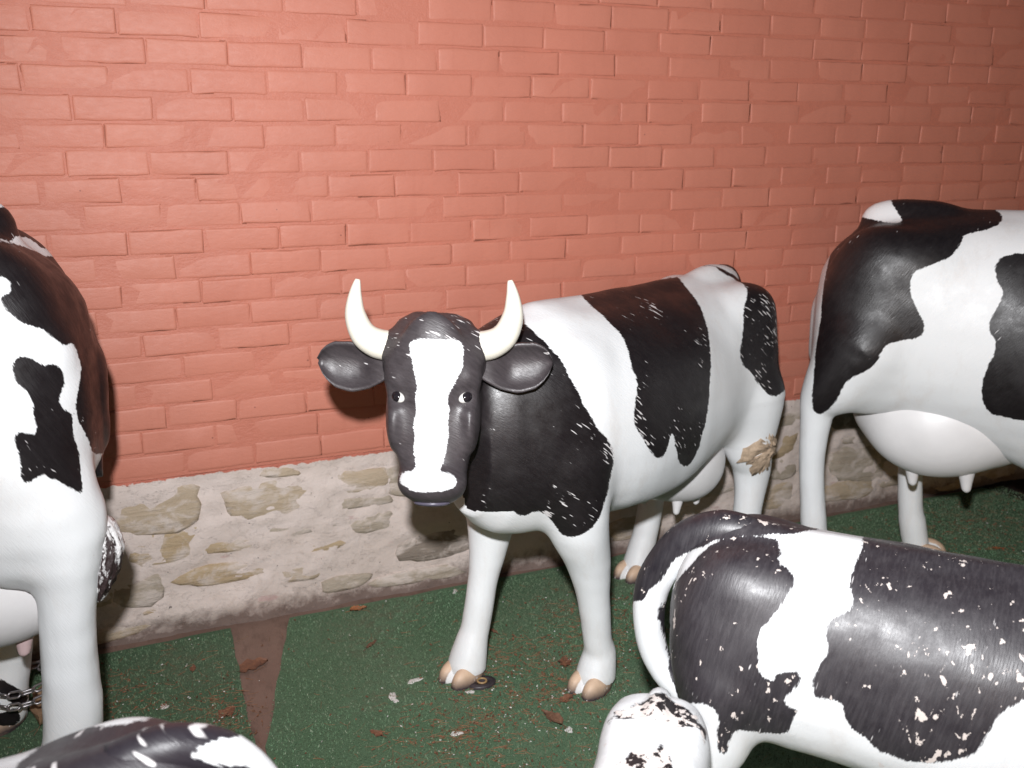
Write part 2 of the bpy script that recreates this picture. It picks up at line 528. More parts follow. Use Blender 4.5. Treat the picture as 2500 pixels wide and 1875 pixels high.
M_st = [stone_material('tan_sandstone', (.43, .335, .24), (.48, .385, .285), (.36, .26, .17)),
        stone_material('grey_sandstone', (.38, .315, .25), (.44, .375, .305), (.30, .24, .18)),
        stone_material('ochre_sandstone', (.42, .31, .195), (.46, .355, .235), (.31, .215, .13)),
        stone_material('dark_sandstone', (.22, .18, .15), (.29, .24, .20), (.15, .12, .095))]

foot = empty('stone_footing', (0, 0, 0))
tag(foot, 'low rubble stone footing with smeared pale mortar under the red bricks', 'footing')
gx = np.arange(-2.2, 6.2, .014); gz = np.linspace(0, ZB, 42)
X, Z = np.meshgrid(gx, gz, indexing='ij')
Y = foot_y(X, Z) + (vnoise(X, Z*2, 6, 1) - .5) * .016 + (vnoise(X, Z*1.6, 17, 2) - .5) * .010 + (vnoise(X, Z, 45, 3) - .5) * .005
Y = np.maximum(Y, .001) + .004
V = np.stack([X, Y, Z], -1).reshape(-1, 3)
nz = len(gz); ii = np.arange(len(gx)-1)[:, None] * nz + np.arange(nz-1)[None, :]
Q = np.stack([ii, ii+nz, ii+nz+1, ii+1], -1).reshape(-1, 4)
link('mortar', mesh_from('mortar', V, Q, M_lime), foot)

def stone_mesh(seed, w, h):
    r = random.Random(seed); n = 18; V = []; F = []
    ph = [r.uniform(0, 6.28) for _ in range(4)]
    rows = [(1.0, .030), (.97, .005), (.86, .0), (.5, -.0025)]
    for k, (sc, y) in enumerate(rows):
        for i in range(n):
            a = 2*math.pi*i/n
            e = 2.9
            cx = math.copysign(abs(math.cos(a))**(2/e), math.cos(a)); cz = math.copysign(abs(math.sin(a))**(2/e), math.sin(a))
            wob = 1 + .09*math.sin(2*a+ph[0]) + .07*math.sin(3*a+ph[1]) + .05*math.sin(5*a+ph[2]) + .03*math.sin(9*a+ph[3])
            V.append((cx*w/2*sc*wob, y + r.gauss(0, .0016), cz*h/2*sc*wob))
    for k in range(len(rows)-1):
        for i in range(n):
            F.append((k*n+i, k*n+(i+1) % n, (k+1)*n+(i+1) % n, (k+1)*n+i))
    V.append((0, -.003, 0))
    for i in range(n): F.append((len(V)-1, 3*n+i, 3*n+(i+1) % n))
    return mesh_from('stone', V, F, None)

ST = [(0.02, 0.44, 0.26, 0.13, 0), (0.02, 0.317, 0.22, 0.114, 2), (0.41, 0.432, 0.37, 0.127, 0), (0.45, 0.317, 0.21, 0.062, 1), (0.52, 0.23, 0.13, 0.04, 2), (0.21, 0.192, 0.31, 0.064, 2),
      (-0.06, 0.181, 0.16, 0.096, 1), (0.66, 0.45, 0.16, 0.081, 0), (0.23, 0.288, 0.17, 0.048, 2), (0.43, 0.147, 0.14, 0.061, 0), (0.39, 0.517, 0.12, 0.031, 0), (0.64, 0.371, 0.22, 0.041, 1),
      (0.91, 0.167, 0.24, 0.108, 3), (0.86, 0.054, 0.29, 0.053, 1), (-0.01, 0.099, 0.08, 0.027, 2), (2.37, 0.36, 0.15, 0.109, 2), (2.37, 0.252, 0.15, 0.111, 1), (2.79, 0.22, 0.3, 0.168, 1),
      (2.76, 0.099, 0.25, 0.10, 0), (2.37, 0.128, 0.19, 0.102, 0), (0.69, 0.292, 0.14, 0.067, 1), (0.27, 0.076, 0.17, 0.049, 1), (0.59, 0.08, 0.16, 0.051, 1), (1.7, 0.102, 0.2, 0.086, 0),
      (1.2, 0.085, 0.18, 0.064, 1), (1.25, 0.218, 0.16, 0.072, 3), (3.38, 0.061, 0.28, 0.10, 0)]
r = random.Random(5)
def free(x, z, w, h):
    return all(abs(x-a) > (w+c)/2*.92 or abs(z-b) > (h+d)/2*.95 for a, b, c, d, _ in ST)
tries = 0
while len(ST) < 96 and tries < 6000:
    tries += 1
    x = r.uniform(-2.0, 5.6); w_ = r.uniform(.12, .34); h_ = r.uniform(.05, .13); z = r.uniform(h_/2+.01, ZB-.03-h_/2)
    if -.15 < x < .85: continue
    if free(x, z, w_, h_): ST.append((x, z, w_, h_, r.choice((0, 0, 1, 1, 2, 3))))
for i, (x, z, w_, h_, m) in enumerate(ST):
    me = stone_mesh(i, w_*1.12, h_*1.14); me.materials.append(M_st[m])
    link('stone', me, foot, (x, float(foot_y(x, z)) + .003, z), (0, r.gauss(0, .04), 0))

# ------------------------------------------------------------------ paving and turf mats
def ground_material():
    t = NT('bare_paving'); pos = t.node('NewGeometry').outputs['Position']
    n1 = t.noise(pos, 3, 5, .6); n2 = t.noise(t.coord(src=pos, scale=(1, .35, 1), rot=(0, 0, .2)), 24, 6, .7); n3 = t.noise(pos, 240, 3, .7)
    c = t.mix(t.ramp(n1, .3, .7), (.185, .115, .09), (.26, .17, .135))
    c = t.mix(t.ramp(n2, .5, .7, 0, .7), c, (.12, .075, .058))
    sep = t.node('SeparateXYZ'); t.link(pos, sep.inputs[0])
    far_soil = t.ramp(t.math('ADD', sep.outputs[0], t.math('MULTIPLY', n1, .1)), 3.48, 3.54)
    c = t.mix(far_soil, c, (.035, .022, .018))
    c = t.mix(t.ramp(n3, .68, .74, 0, .5), c, (.38, .30, .25))
    h = t.math('ADD', t.math('MULTIPLY', n2, .6), t.math('MULTIPLY', n3, .4))
    return t.out(c, .9, t.bump(h, .5, .006), .2)
g = mesh_from('ground', [(-40, -40, 0), (40, -40, 0), (40, .3, 0), (-40, .3, 0)], [(0, 1, 2, 3)], ground_material(), False)
tag(link('ground', g), kind='structure')

def turf_material(name, tint=1.0):
    t = NT(name); pos = t.node('NewGeometry').outputs['Position']
    n1 = t.noise(pos, 2.2, 4, .6); n2 = t.noise(pos, 42, 5, .7); n3 = t.noise(pos, 210, 4, .8)
    c = t.mix(t.ramp(n1, .35, .7), (.105*tint, .185*tint, .100*tint), (.155*tint, .235*tint, .145*tint))
    c = t.mix(t.ramp(n3, .42, .66, 0, .75), c, (.12*tint, .215*tint, .125*tint))
    c = t.mix(t.ramp(n3, .46, .32, 0, .7), c, (.020, .050, .026))
    dust = t.ramp(t.math('ADD', t.math('MULTIPLY', n2, .6), t.math('MULTIPLY', n1, .55)), .62, .76, 0, .42)
    c = t.mix(dust, c, (.17, .105, .07))
    c = t.mix(t.ramp(t.noise(pos, 150, 2, .5), .74, .77, 0, .8), c, (.36, .28, .21))
    h = t.math('ADD', t.math('MULTIPLY', n3, 1.0), t.math('MULTIPLY', n2, .4))
    return t.out(c, .82, t.bump(h, 1.0, .006), .25)

def turf_mat(label, outline, mat, seed, group='green turf mats on the paving'):
    r = random.Random(seed)
    pts = []
    for a, b in zip(outline, outline[1:] + outline[:1]):
        n = max(2, int(math.hypot(b[0]-a[0], b[1]-a[1]) / .06))
        for i in range(n):
            t = i / n; pts.append((a[0]+(b[0]-a[0])*t + r.gauss(0, .0022), a[1]+(b[1]-a[1])*t + r.gauss(0, .0022)))
    bm = __import__('bmesh').new()
    bot = [bm.verts.new((x, y, .0005)) for x, y in pts]; top = [bm.verts.new((x, y, .0075)) for x, y in pts]
    n = len(pts)
    for i in range(n): bm.faces.new((bot[i], bot[(i+1) % n], top[(i+1) % n], top[i]))
    bm.faces.new(top)
    me = bpy.data.meshes.new('turf_mat'); bm.to_mesh(me); bm.free(); me.materials.append(mat)
    return tag(link('turf_mat', me), label, 'mat', group)
M_turf = turf_material('green_turf'); M_turf2 = turf_material('darker_turf', .82)
turf_mat('smaller dark green turf mat under the chained cow, left of the bare strip', [(-2.6, -.03), (.02, .0), (.20, .012), (.192, -.557), (.21, -3.4), (-2.6, -3.4)], M_turf2, 1)
turf_mat('large green turf mat under the horned cow, strewn with needles', [(.386, .004), (1.6, .008), (3.50, .004), (3.62, -.6), (3.7, -3.4), (-.42, -3.4), (.226, -.605)][:5] + [(.215, -3.4), (.215, -.66), (.236, -.605)], M_turf, 2)

# the pile of the mats: very many short plastic blades
def turf_pile():
    r = np.random.default_rng(3); n = 150000
    x = r.uniform(-.75, 3.6, n); y = -.015 - r.uniform(0, 1, n) ** 1.15 * 1.35
    keep = ((x < .195) | (x > .39 - np.clip((-y) * .265, 0, .162)))
    x, y = x[keep], y[keep]; n = len(x)
    a = r.uniform(0, 2*np.pi, n); L = r.uniform(.004, .009, n); w_ = r.uniform(.0011, .0019, n); ln = r.uniform(.1, .9, n) * L
    b = r.uniform(0, 2*np.pi, n); z = .0072
    V = np.empty((n, 3, 3), np.float32)
    V[:, 0] = np.stack([x - np.cos(a)*w_, y - np.sin(a)*w_, np.full(n, z)], 1)
    V[:, 1] = np.stack([x + np.cos(a)*w_, y + np.sin(a)*w_, np.full(n, z)], 1)
    V[:, 2] = np.stack([x + np.cos(b)*ln, y + np.sin(b)*ln, z + np.sqrt(np.maximum(L*L - ln*ln, 1e-6))], 1)
    me = mesh_from('turf_pile', V.reshape(-1, 3), np.arange(n*3).reshape(-1, 3), None, False)
    for nm, c in (('pile_green', (.150, .265, .150)), ('pile_dark', (.075, .150, .078)), ('pile_faded', (.28, .34, .24))):
        t = NT(nm); pos = t.node('NewGeometry').outputs['Position']
        m = t.noise(pos, 2.6, 4, .6)
        me.materials.append(t.out(t.mix(t.ramp(m, .35, .7, 0, .6), c, (.13, .105, .07)), .6, None, .3))
    mi = r.choice(3, n, p=(.52, .36, .12)).astype(np.int32)
    me.polygons.foreach_set('material_index', mi)
    tag(link('turf_pile', me), kind='stuff')
turf_pile()
# ------------------------------------------------------------------ painted fibreglass cattle
def paint_material(name, hair_rot=(0, 0, .5), streak=1.0, flake=0.0, white=(.78, .79, .80), black=(.010, .0075, .0085), primer=(.80, .72, .68), rough=.40, stroke=1.0, grey_k=.6, relief=.22, spec=.5, clo=.47):
    t = NT(name)
    tc = t.node('TexCoord').outputs['Object']
    at = t.node('Attribute', attribute_name='paint').outputs['Fac']
    wr = t.node('Attribute', attribute_name='wear').outputs['Fac']
    hair = t.strokes(tc, (85, 22, 9), (0, hair_rot[1], 0))          # long thin strokes that follow the modelled coat
    hn = t.noise(hair, 4.0, 3, .6)
    fine = t.noise(tc, 120, 2)
    wob = t.noise(tc, 28, 4, .6)
    sd = t.math('ADD', at, t.math('MULTIPLY', t.math('SUBTRACT', hn, .5), .012))
    sd = t.math('ADD', sd, t.math('MULTIPLY', t.math('SUBTRACT', wob, .5), .012))
    blk = t.ramp(sd, -.0012, .0012, 1, 0)
    # rubbed strokes where the black coat has worn down to the white under it
    hs = t.strokes(tc, (46*stroke, 7*stroke, 6*stroke), (0, hair_rot[1], 0), (.1, .2, .05))
    st = t.noise(hs, 4.5, 1, .4)
    patch = t.noise(t.coord(src=tc, loc=(7, 3, 1)), 4.5, 3, .6)
    edge = t.ramp(at, -.035, 0, 0, .035)
    clus = t.math('MULTIPLY', t.ramp(patch, clo, clo + .21, 0, .20 * streak), wr)
    thr = t.math('SUBTRACT', .81, t.math('ADD', clus, edge))
    worn = t.ramp(t.math('SUBTRACT', st, thr), 0, .055, 0, .88)
    sheen_fac = t.node('Attribute', attribute_name='sheen_grey').outputs['Fac']
    bcol = t.mix(t.math('MULTIPLY', sheen_fac, t.ramp(t.noise(hair, 1.6, 3, .6), .3, .7, .55, 1)), black, (.062, .052, .056))  # sheen on the black face and ears painted in as lighter grey
    color = t.mix(blk, white, bcol)
    # greying of the old black coat; heavier on the flaking calf, as painted sheen
    grey = t.ramp(t.noise(hair, 2.2, 4, .65), .42, .75, 0, .022 * grey_k)
    color = t.mix(t.math('MULTIPLY', grey, blk), color, (.5, .46, .48))
    color = t.mix(t.math('MULTIPLY', worn, blk), color, (.78, .75, .75))
    hgt = t.math('ADD', t.math('MULTIPLY', hn, .6), t.math('MULTIPLY', wob, .22))
    if flake > 0:
        # flakes of black lifted off in islands
        v = t.noise(t.coord(src=tc, scale=(1, 1, .62), rot=(.2, .1, .3)), 56, 5, .55, .35)
        v2 = t.noise(t.coord(src=tc, scale=(1, 1, .55), loc=(4, 4, 9)), 74, 3, .6, .2)
        dens = t.noise(t.coord(src=tc, loc=(1, 8, 3)), 9, 3, .55)
        f1 = t.ramp(t.math('ADD', v, t.math('MULTIPLY', dens, .42 * flake)), .865, .875)
        f2 = t.ramp(t.math('ADD', v2, t.math('MULTIPLY', dens, .42 * flake)), .93, .94)
        fl_ = t.math('MAXIMUM', f1, f2)
        color = t.mix(t.math('MULTIPLY', fl_, blk), color, primer)
        wv = t.ramp(t.noise(t.coord(src=tc, loc=(5, 5, 5)), 16, 5, .6, .2), .69, .70, 0, .55)
        color = t.mix(t.math('MULTIPLY', wv, t.math('SUBTRACT', 1, blk)), color, (.70, .62, .59))
        hgt = t.math('SUBTRACT', hgt, t.math('MULTIPLY', fl_, .8))
    # grime on the white
    dirt = t.ramp(t.noise(t.coord(src=tc, scale=(1, 1, .28)), 12, 6, .72), .52, .78, 0, .38)
    color = t.mix(t.math('MULTIPLY', dirt, t.math('SUBTRACT', 1, blk)), color, (.60, .53, .48))
    speck = t.ramp(fine, .72, .78, 0, .35)
    color = t.mix(t.math('MULTIPLY', speck, t.math('SUBTRACT', 1, blk)), color, (.55, .5, .46))
    rg = t.ramp(wob, .3, .7, rough - .07, rough + .12)
    rg = t.math('ADD', rg, t.math('MULTIPLY', t.math('SUBTRACT', 1, blk), .08))
    nrm = t.bump(hgt, relief, .006)
    return t.out(color, rg, nrm, spec)

def plain_paint(name, col, rough=.4, var=.12, scale=30, bump=.15):
    t = NT(name); tc = t.node('TexCoord').outputs['Object']
    n = t.noise(tc, scale, 4)
    c = t.mix(t.ramp(n, .35, .75, 0, 1), col, tuple(max(0, x * (1 - var)) for x in col))
    return t.out(c, rough, t.bump(n, bump, .004))

def hoof_material():
    t = NT('hoof_paint'); tc = t.node('TexCoord').outputs['Object']
    z = t.node('SeparateXYZ'); t.link(tc, z.inputs[0])
    n = t.noise(tc, 30, 3)
    h = t.math('ADD', z.outputs[2], t.math('MULTIPLY', t.math('SUBTRACT', n, .5), .02))
    c = t.mix(t.ramp(h, .014, .046), (.05, .035, .04), (.62, .44, .31))
    ys = t.math('ABSOLUTE', t.math('ADD', z.outputs[1], t.math('MULTIPLY', t.math('SUBTRACT', n, .5), .012)))
    c = t.mix(t.ramp(ys, .011, .014, 1, 0), c, (.78, .77, .77))
    fl_ = t.ramp(t.noise(tc, 75, 2), .66, .68)
    low = t.ramp(z.outputs[2], .035, .02, 0, 1)
    c = t.mix(t.math('MULTIPLY', fl_, low), c, (.8, .78, .76))
    c = t.mix(t.ramp(t.noise(tc, 45, 5, .7), .5, .75, 0, .35), c, (.30, .20, .13))
    return t.out(c, .55, t.bump(n, .2, .004))

M_horn = plain_paint('horn_paint', (.80, .76, .66), .3, .10, 9, .05)
M_eye_white = plain_paint('eye_white_paint', (.80, .78, .74), .25, .05, 20, .0)
M_eye_black = plain_paint('eye_black_paint', (.015, .012, .015), .18, .0, 20, .0)
M_udder = plain_paint('udder_paint', (.80, .78, .78), .42, .08, 14, .2)
M_pink = plain_paint('pink_teat_paint', (.75, .55, .55), .42, .08, 14, .2)
M_hoof = hoof_material()
M_lip = plain_paint('lip_paint', (.10, .09, .125), .3, .2, 20, .1)

def head_axes(fwd, up):
    x = Vector(fwd).normalized(); z = (Vector(up) - x * x.dot(Vector(up))).normalized()
    y = z.cross(x)
    return x, y, z      # face normal, the animal's left, up along the face

class CowMould:
    """the plaster mould: one continuous body with neck and head, plus the parts fixed to it"""
    def __init__(s, h, head_o, head_fwd, head_up, neck, legs, st=None, rear=0.0, thigh=0.0, hip=0.0, zlo=.03, lumps=.0011, n=2.25):
        rs = lambda x: x + rear * min(1, max(0, (-.4 - x) / .5))
        s.rs = rs
        RP = lambda p: (rs(p[0]), p[1], p[2])
        s.h = h; s.O = Vector(head_o); s.hx, s.hy, s.hz = head_axes(head_fwd, head_up)
        O = np.array(s.O); X, Y, Z = (np.array(v) for v in (s.hx, s.hy, s.hz))
        P = lambda x, y, z: O + X*x + Y*y + Z*z
        s.P = P
        M = np.stack([Z, Y, X], 1)
        lo = np.minimum(np.array([-1.36, -.34, .03]), O - .36); hi = np.maximum(np.array([.42, .34, 1.24]), O + .36)
        lo[2] = zlo
        F = Field(lo, hi, h)
        st = st or [  # x, top, bottom, half width
            (-1.175, .97, .80, .05), (-1.16, 1.02, .70, .11), (-1.12, 1.07, .60, .165), (-1.05, 1.10, .55, .205), (-.93, 1.105, .52, .225),
            (-.75, 1.105, .50, .23), (-.5, 1.105, .482, .245), (-.25, 1.11, .485, .24), (0, 1.12, .505, .21),
            (.11, 1.10, .515, .18), (.20, 1.04, .545, .145), (.27, .96, .61, .09)]
        F.loft([(rs(x), (a+b)/2, (a-b)/2, w) for x, a, b, w in st], n, 0)
        # spine, tail head, hip bones, thighs, shoulders
        F.cone((rs(-1.10) - hip, 0, 1.085 + hip*.3), (0, 0, 1.085), .034, .030, .05)
        F.ell((rs(-1.02) - hip, 0, 1.09), (.12, .045, .05), .04)
        for sy in (-1, 1):
            F.ell((rs(-1.00) - hip*.5, sy*.14, 1.012 + hip*.4), (.12, .07, .075), .06)
            F.ell((rs(-1.03), sy*.135, .80), (.13, .095, .25), .07)
            if thigh: F.ell((rs(-1.03), sy*.15, .63), (.12, .088, .17), .022)
            F.ell((.02, sy*.125, .80), (.14, .085, .23), .07)
            F.ell((-.33, sy*.16, .75), (.33, .085, .20), .10)
        for n_, pts in neck: F.chain(pts, n_, .003, axis=(0, 1, .0), f=1.15)
        for pts in legs: F.chain([(RP(q), r) for q, r in pts], .035)
        # head, along the face from poll to muzzle: t, centre, half depth, half width
        hs = [(.195, -.045, .028, .055), (.178, -.055, .06, .088), (.13, -.063, .088, .106), (.06, -.07, .11, .107), (0, -.075, .117, .107),
              (-.06, -.065, .106, .102), (-.12, -.045, .085, .091), (-.17, -.028, .068, .082), (-.205, -.018, .06, .077), (-.232, -.02, .05, .07), (-.247, -.022, .03, .045)]
        F.loft(hs, 2.7, .05, O, M)
        R3 = np.stack([X, Y, Z], 1)
        F.ell(P(.018, 0, -.203), (.05, .079, .044), .025, R3)
        F.ell(P(-.005, 0, -.238), (.035, .055, .016), .012, R3)
        F.ell(P(.03, 0, .10), (.025, .07, .10), .04, R3)
        for sy in (-1, 1):
            F.ell(P(.004, sy*.088, .045), (.033, .024, .028), .03, R3)       # brow
            F.ell(P(-.005, sy*.09, -.06), (.05, .016, .06), .04, R3)           # cheek
            F.ell(P(.045, sy*.085, .0), (.016, .022, .018), .02, R3, op='cut')  # eye socket
            F.ell(P(.070, sy*.058, -.193), (.018, .012, .017), .006, R3, op='cut')   # nostril
            F.cone(P(-.02, sy*.075, .10), P(-.03, sy*.105, .118), .05, .036, .03)    # horn boss
            F.cone(P(-.06, sy*.09, .068), P(-.072, sy*.13, .066), .034, .02, .025)   # ear root
        V, Q = F.mesh(2)
        # hand-laid fibreglass: slow waves and lumps in the skin
        rr = np.random.default_rng(5); W = np.zeros(len(V))
        for i in range(26):
            d = rr.normal(size=3); d /= np.linalg.norm(d); lam = rr.uniform(.05, .26)
            W += lam * np.sin(V @ d * (2*np.pi/lam) + rr.uniform(0, 6.28))
        W *= lumps / max(W.std(), 1e-6)
        e1 = V[Q[:, 2]] - V[Q[:, 0]]; e2 = V[Q[:, 3]] - V[Q[:, 1]]; fn = np.cross(e1, e2); N = np.zeros_like(V)
        for q in range(4):
            for ax in range(3): N[:, ax] += np.bincount(Q[:, q], fn[:, ax], len(V))
        N /= np.linalg.norm(N, axis=1)[:, None] + 1e-12
        V = V + N * W[:, None]
        s.V, s.Q = V, Q
        rel = V - O
        s.hl = np.stack([rel @ X, rel @ Y, rel @ Z], 1)
        s.nor = None

def rot_between(m): return m

def horn_mesh(Pf, sy, k=1.0):
    pts = [(-.03, .095, .118), (-.03, .135, .124), (-.025, .168, .146), (-.018, .186, .19), (-.012, .186, .235), (-.008, .179, .275)]
    pts = [Pf(x, sy*(.11 + (y-.11)*k), .112 + (z-.112)*k) for x, y, z in pts]
    return tube('horn', pts, [.037*k, .036*k, .032*k, .0255*k, .0165*k, .0055], M_horn, 18)

def ear_mesh(Pf, sy, mat, drop=0.0):
    """a cupped ear: closed crescent sections from root to tip"""
    V = []; F = []; nt, ns = 18, 14
    W = lambda t: np.interp(t, [0, .12, .3, .55, .78, .92, 1], [.026, .038, .052, .062, .056, .037, .006])
    Cp = lambda t: np.interp(t, [0, .2, .5, .85, 1], [.020, .026, .026, .018, .004])
    up_shift = lambda t: np.interp(t, [0, .5, 1], [0, .006, .012])
    for i in range(nt):
        t = i / (nt - 1)
        y = .105 + .178 * t; w = W(t); cp = Cp(t); zc = .071 + up_shift(t) - drop * t - .01 * math.sin(t * 3)
        xb = -.055 - .012 * t
        deep = np.interp(t, [0, .22, .4, 1], [-.55, -.1, .78, .80])
        loop = []
        for j in range(ns):           # back (convex)
            a = -1 + 2 * j / (ns - 1)
            loop.append((xb - cp * (1 - abs(a) ** 2.2), a * w))
        for j in range(ns):           # front (hollow)
            a = 1 - 2 * j / (ns - 1)
            rim = .006 * (abs(a) ** 4)
            loop.append((xb + .007 + rim - cp * deep * (1 - abs(a) ** 2.6), a * w * .95))
        for x, z in loop:
            # upper rim rolls forward
            xr = x + (.014 * max(0, z / max(w, 1e-4)) ** 2 if z > 0 else 0)
            V.append(Pf(xr, sy * y, zc + z))
    m = 2 * ns
    for i in range(nt - 1):
        for j in range(m):
            q = (i*m+j, i*m+(j+1) % m, (i+1)*m+(j+1) % m, (i+1)*m+j)
            F.append(q if sy > 0 else q[::-1])
    F.append(tuple(range(m))); F.append(tuple(reversed(range((nt-1)*m, nt*m))))
    me = mesh_from('ear', V, F, mat)
    set_attr(me, 'paint', np.full(len(V), -.2)); set_attr(me, 'wear', np.full(len(V), .62)); set_attr(me, 'sheen_grey', np.ones(len(V)))
    return me

def uv_sphere(name, r, mat, n=16, m=10):
    V = []; F = []
    for i in range(m + 1):
        th = math.pi * i / m
        for j in range(n):
            ph = 2 * math.pi * j / n
            V.append((r[0]*math.sin(th)*math.cos(ph), r[1]*math.sin(th)*math.sin(ph), r[2]*math.cos(th)))
    for i in range(m):
        for j in range(n):
            F.append((i*n+j, (i+1)*n+j, (i+1)*n+(j+1) % n, i*n+(j+1) % n))
    return mesh_from(name, V, F, mat)

def make_hoof_mesh():
    F = Field((-.09, -.075, -.01), (.12, .075, .10), .0045)
    for sy in (-1, 1):
        F.ell((.020, sy*.030, .010), (.064, .033, .058), .004)
    F.ell((-.03, 0, .03), (.045, .045, .04), .02)
    Z = F.ax[2][None, None, :]
    F.D = np.maximum(F.D, -(Z - .001)).astype(f4)
    V, Q = F.mesh(2); V[:, 2] = np.maximum(V[:, 2], 0)
    return mesh_from('hoof', V, Q, M_hoof)
ME_hoof = make_hoof_mesh()

def make_udder_meshes():
    F = Field((-.30, -.24, -.22), (.30, .24, .22), .009)
    F.ell((0, 0, 0), (.225, .140, .145), 0)
    F.ell((-.03, .055, -.035), (.15, .10, .115), .03); F.ell((-.03, -.055, -.035), (.15, .10, .115), .03)
    V, Q = F.mesh(3)
    u = mesh_from('udder', V, Q, M_udder)
    t = tube('teat', [(0, 0, .03), (0, 0, 0), (.002, 0, -.024), (.004, 0, -.043), (.004, 0, -.050)], [.026, .019, .014, .010, .003], M_udder, 12)
    return u, t
ME_udder, ME_teat = make_udder_meshes()

def flip_mesh(V, Q):
    V = V.copy(); V[:, 1] *= -1
    return V, Q[:, ::-1]

PAINT = {}
# black patches of each animal: outlines in metres on its own side plane (dir = that plane's normal in the animal's frame)
PAINT['c1'] = {'dir':(0.774,0.573,0.271),'black':[[(-0.216,1.059),(-0.182,1.078),(-0.14,1.094),(-0.039,1.032),(0.008,1.003),(0.054,0.955),(0.086,0.921),(0.1,0.883),(0.126,0.844),(0.145,0.801),(0.171,0.762),(0.203,0.731),(0.215,0.692),(0.211,0.647),(0.195,0.564),(0.172,0.509),(0.14,0.48),(0.107,0.474),(0.084,0.48),(0.052,0.523),(0.031,0.545),(0.013,0.546),(-0.006,0.532),(-0.024,0.534),(-0.037,0.547),(-0.055,0.556),(-0.074,0.551),(-0.093,0.548),(-0.111,0.558),(-0.127,0.564),(-0.137,0.608),(-0.217,0.661),(-0.221,0.897),(-0.187,0.992)],[(0.095,1.152),(0.167,1.168),(0.241,1.182),(0.309,1.199),(0.395,1.261),(0.402,1.23),(0.43,1.182),(0.459,1.139),(0.472,1.098),(0.486,1.039),(0.49,0.976),(0.487,0.896),(0.486,0.829),(0.473,0.755),(0.46,0.699),(0.444,0.662),(0.428,0.645),(0.403,0.659),(0.389,0.697),(0.378,0.745),(0.371,0.745),(0.363,0.71),(0.352,0.684),(0.337,0.678),(0.322,0.688),(0.302,0.718),(0.275,0.758),(0.263,0.78),(0.267,0.824),(0.272,0.858),(0.268,0.897),(0.254,0.924),(0.244,0.975),(0.23,1.009),(0.201,1.036),(0.166,1.071),(0.131,1.102)],[(0.479,1.283),(0.541,1.284),(0.615,1.254),(0.688,1.23),(0.761,1.182),(0.823,1.121),(0.826,0.998),(0.798,0.905),(0.739,0.86),(0.711,0.863),(0.669,0.899),(0.639,0.937),(0.606,0.954),(0.593,0.999),(0.605,1.039),(0.608,1.079),(0.606,1.132),(0.623,1.175),(0.618,1.213),(0.601,1.245),(0.552,1.261),(0.531,1.287)]],'head':[[(-0.048,0.133),(-0.014,0.137),(0.025,0.133),(0.064,0.136),(0.072,0.12),(0.075,0.092),(0.071,0.064),(0.057,0.04),(0.043,0.016),(0.039,-0.008),(0.043,-0.028),(0.039,-0.048),(0.041,-0.081),(0.037,-0.109),(0.032,-0.129),(0.028,-0.153),(0.019,-0.168),(0.041,-0.173),(0.056,-0.182),(0.061,-0.198),(0.047,-0.212),(0.001,-0.217),(-0.044,-0.213),(-0.068,-0.203),(-0.076,-0.19),(-0.068,-0.175),(-0.037,-0.168),(-0.037,-0.142),(-0.043,-0.122),(-0.039,-0.089),(-0.041,-0.057),(-0.032,-0.033),(-0.038,-0.008),(-0.033,0.02),(-0.035,0.048),(-0.041,0.079),(-0.05,0.111)]]}
PAINT['c2'] = {'dir':(-0.392,0.876,0.281),'black':[[(1.191,1.197),(1.209,1.186),(1.427,1.274),(1.475,1.246),(1.493,1.201),(1.338,1.111),(1.321,1.139),(1.304,1.152),(1.223,1.121),(1.194,1.104),(1.178,1.113),(1.157,1.119)],[(1.144,1.108),(1.167,1.103),(1.197,1.102),(1.232,1.095),(1.277,1.09),(1.358,1.102),(1.531,1.119),(1.551,1.037),(1.561,0.95),(1.572,0.867),(1.57,0.751),(1.545,0.624),(1.522,0.591),(1.29,0.613),(1.259,0.628),(1.255,0.656),(1.238,0.682),(1.228,0.71),(1.233,0.743),(1.257,0.796),(1.261,0.822),(1.253,0.864),(1.231,0.859),(1.211,0.866),(1.183,0.898),(1.166,0.908),(1.15,0.912),(1.131,0.931),(1.112,0.962),(1.116,0.979),(1.131,0.977),(1.142,0.994),(1.136,1.011),(1.124,1.015),(1.107,1.023)],[(1.116,0.846),(1.134,0.851),(1.149,0.843),(1.167,0.828),(1.188,0.826),(1.205,0.818),(1.213,0.797),(1.205,0.773),(1.195,0.756),(1.192,0.731),(1.212,0.722),(1.221,0.711),(1.214,0.682),(1.217,0.651),(1.222,0.616),(1.216,0.594),(1.211,0.561),(1.206,0.539),(1.194,0.55),(1.172,0.573),(1.145,0.59),(1.124,0.61),(1.105,0.595),(1.083,0.596),(1.089,0.641),(1.086,0.626),(1.091,0.647),(1.087,0.673),(1.087,0.698),(1.093,0.703),(1.11,0.698),(1.125,0.686),(1.133,0.695),(1.132,0.713),(1.135,0.749),(1.136,0.767),(1.129,0.783),(1.118,0.792),(1.112,0.815),(1.112,0.833)]],'far':[[(1.092,-0.021),(1.116,-0.019),(1.162,-0.024),(1.199,-0.024),(1.184,0.011),(1.1,0.106),(1.097,0.081),(1.177,-0.06),(1.136,-0.073),(1.077,-0.086),(1.048,-0.093)]]}
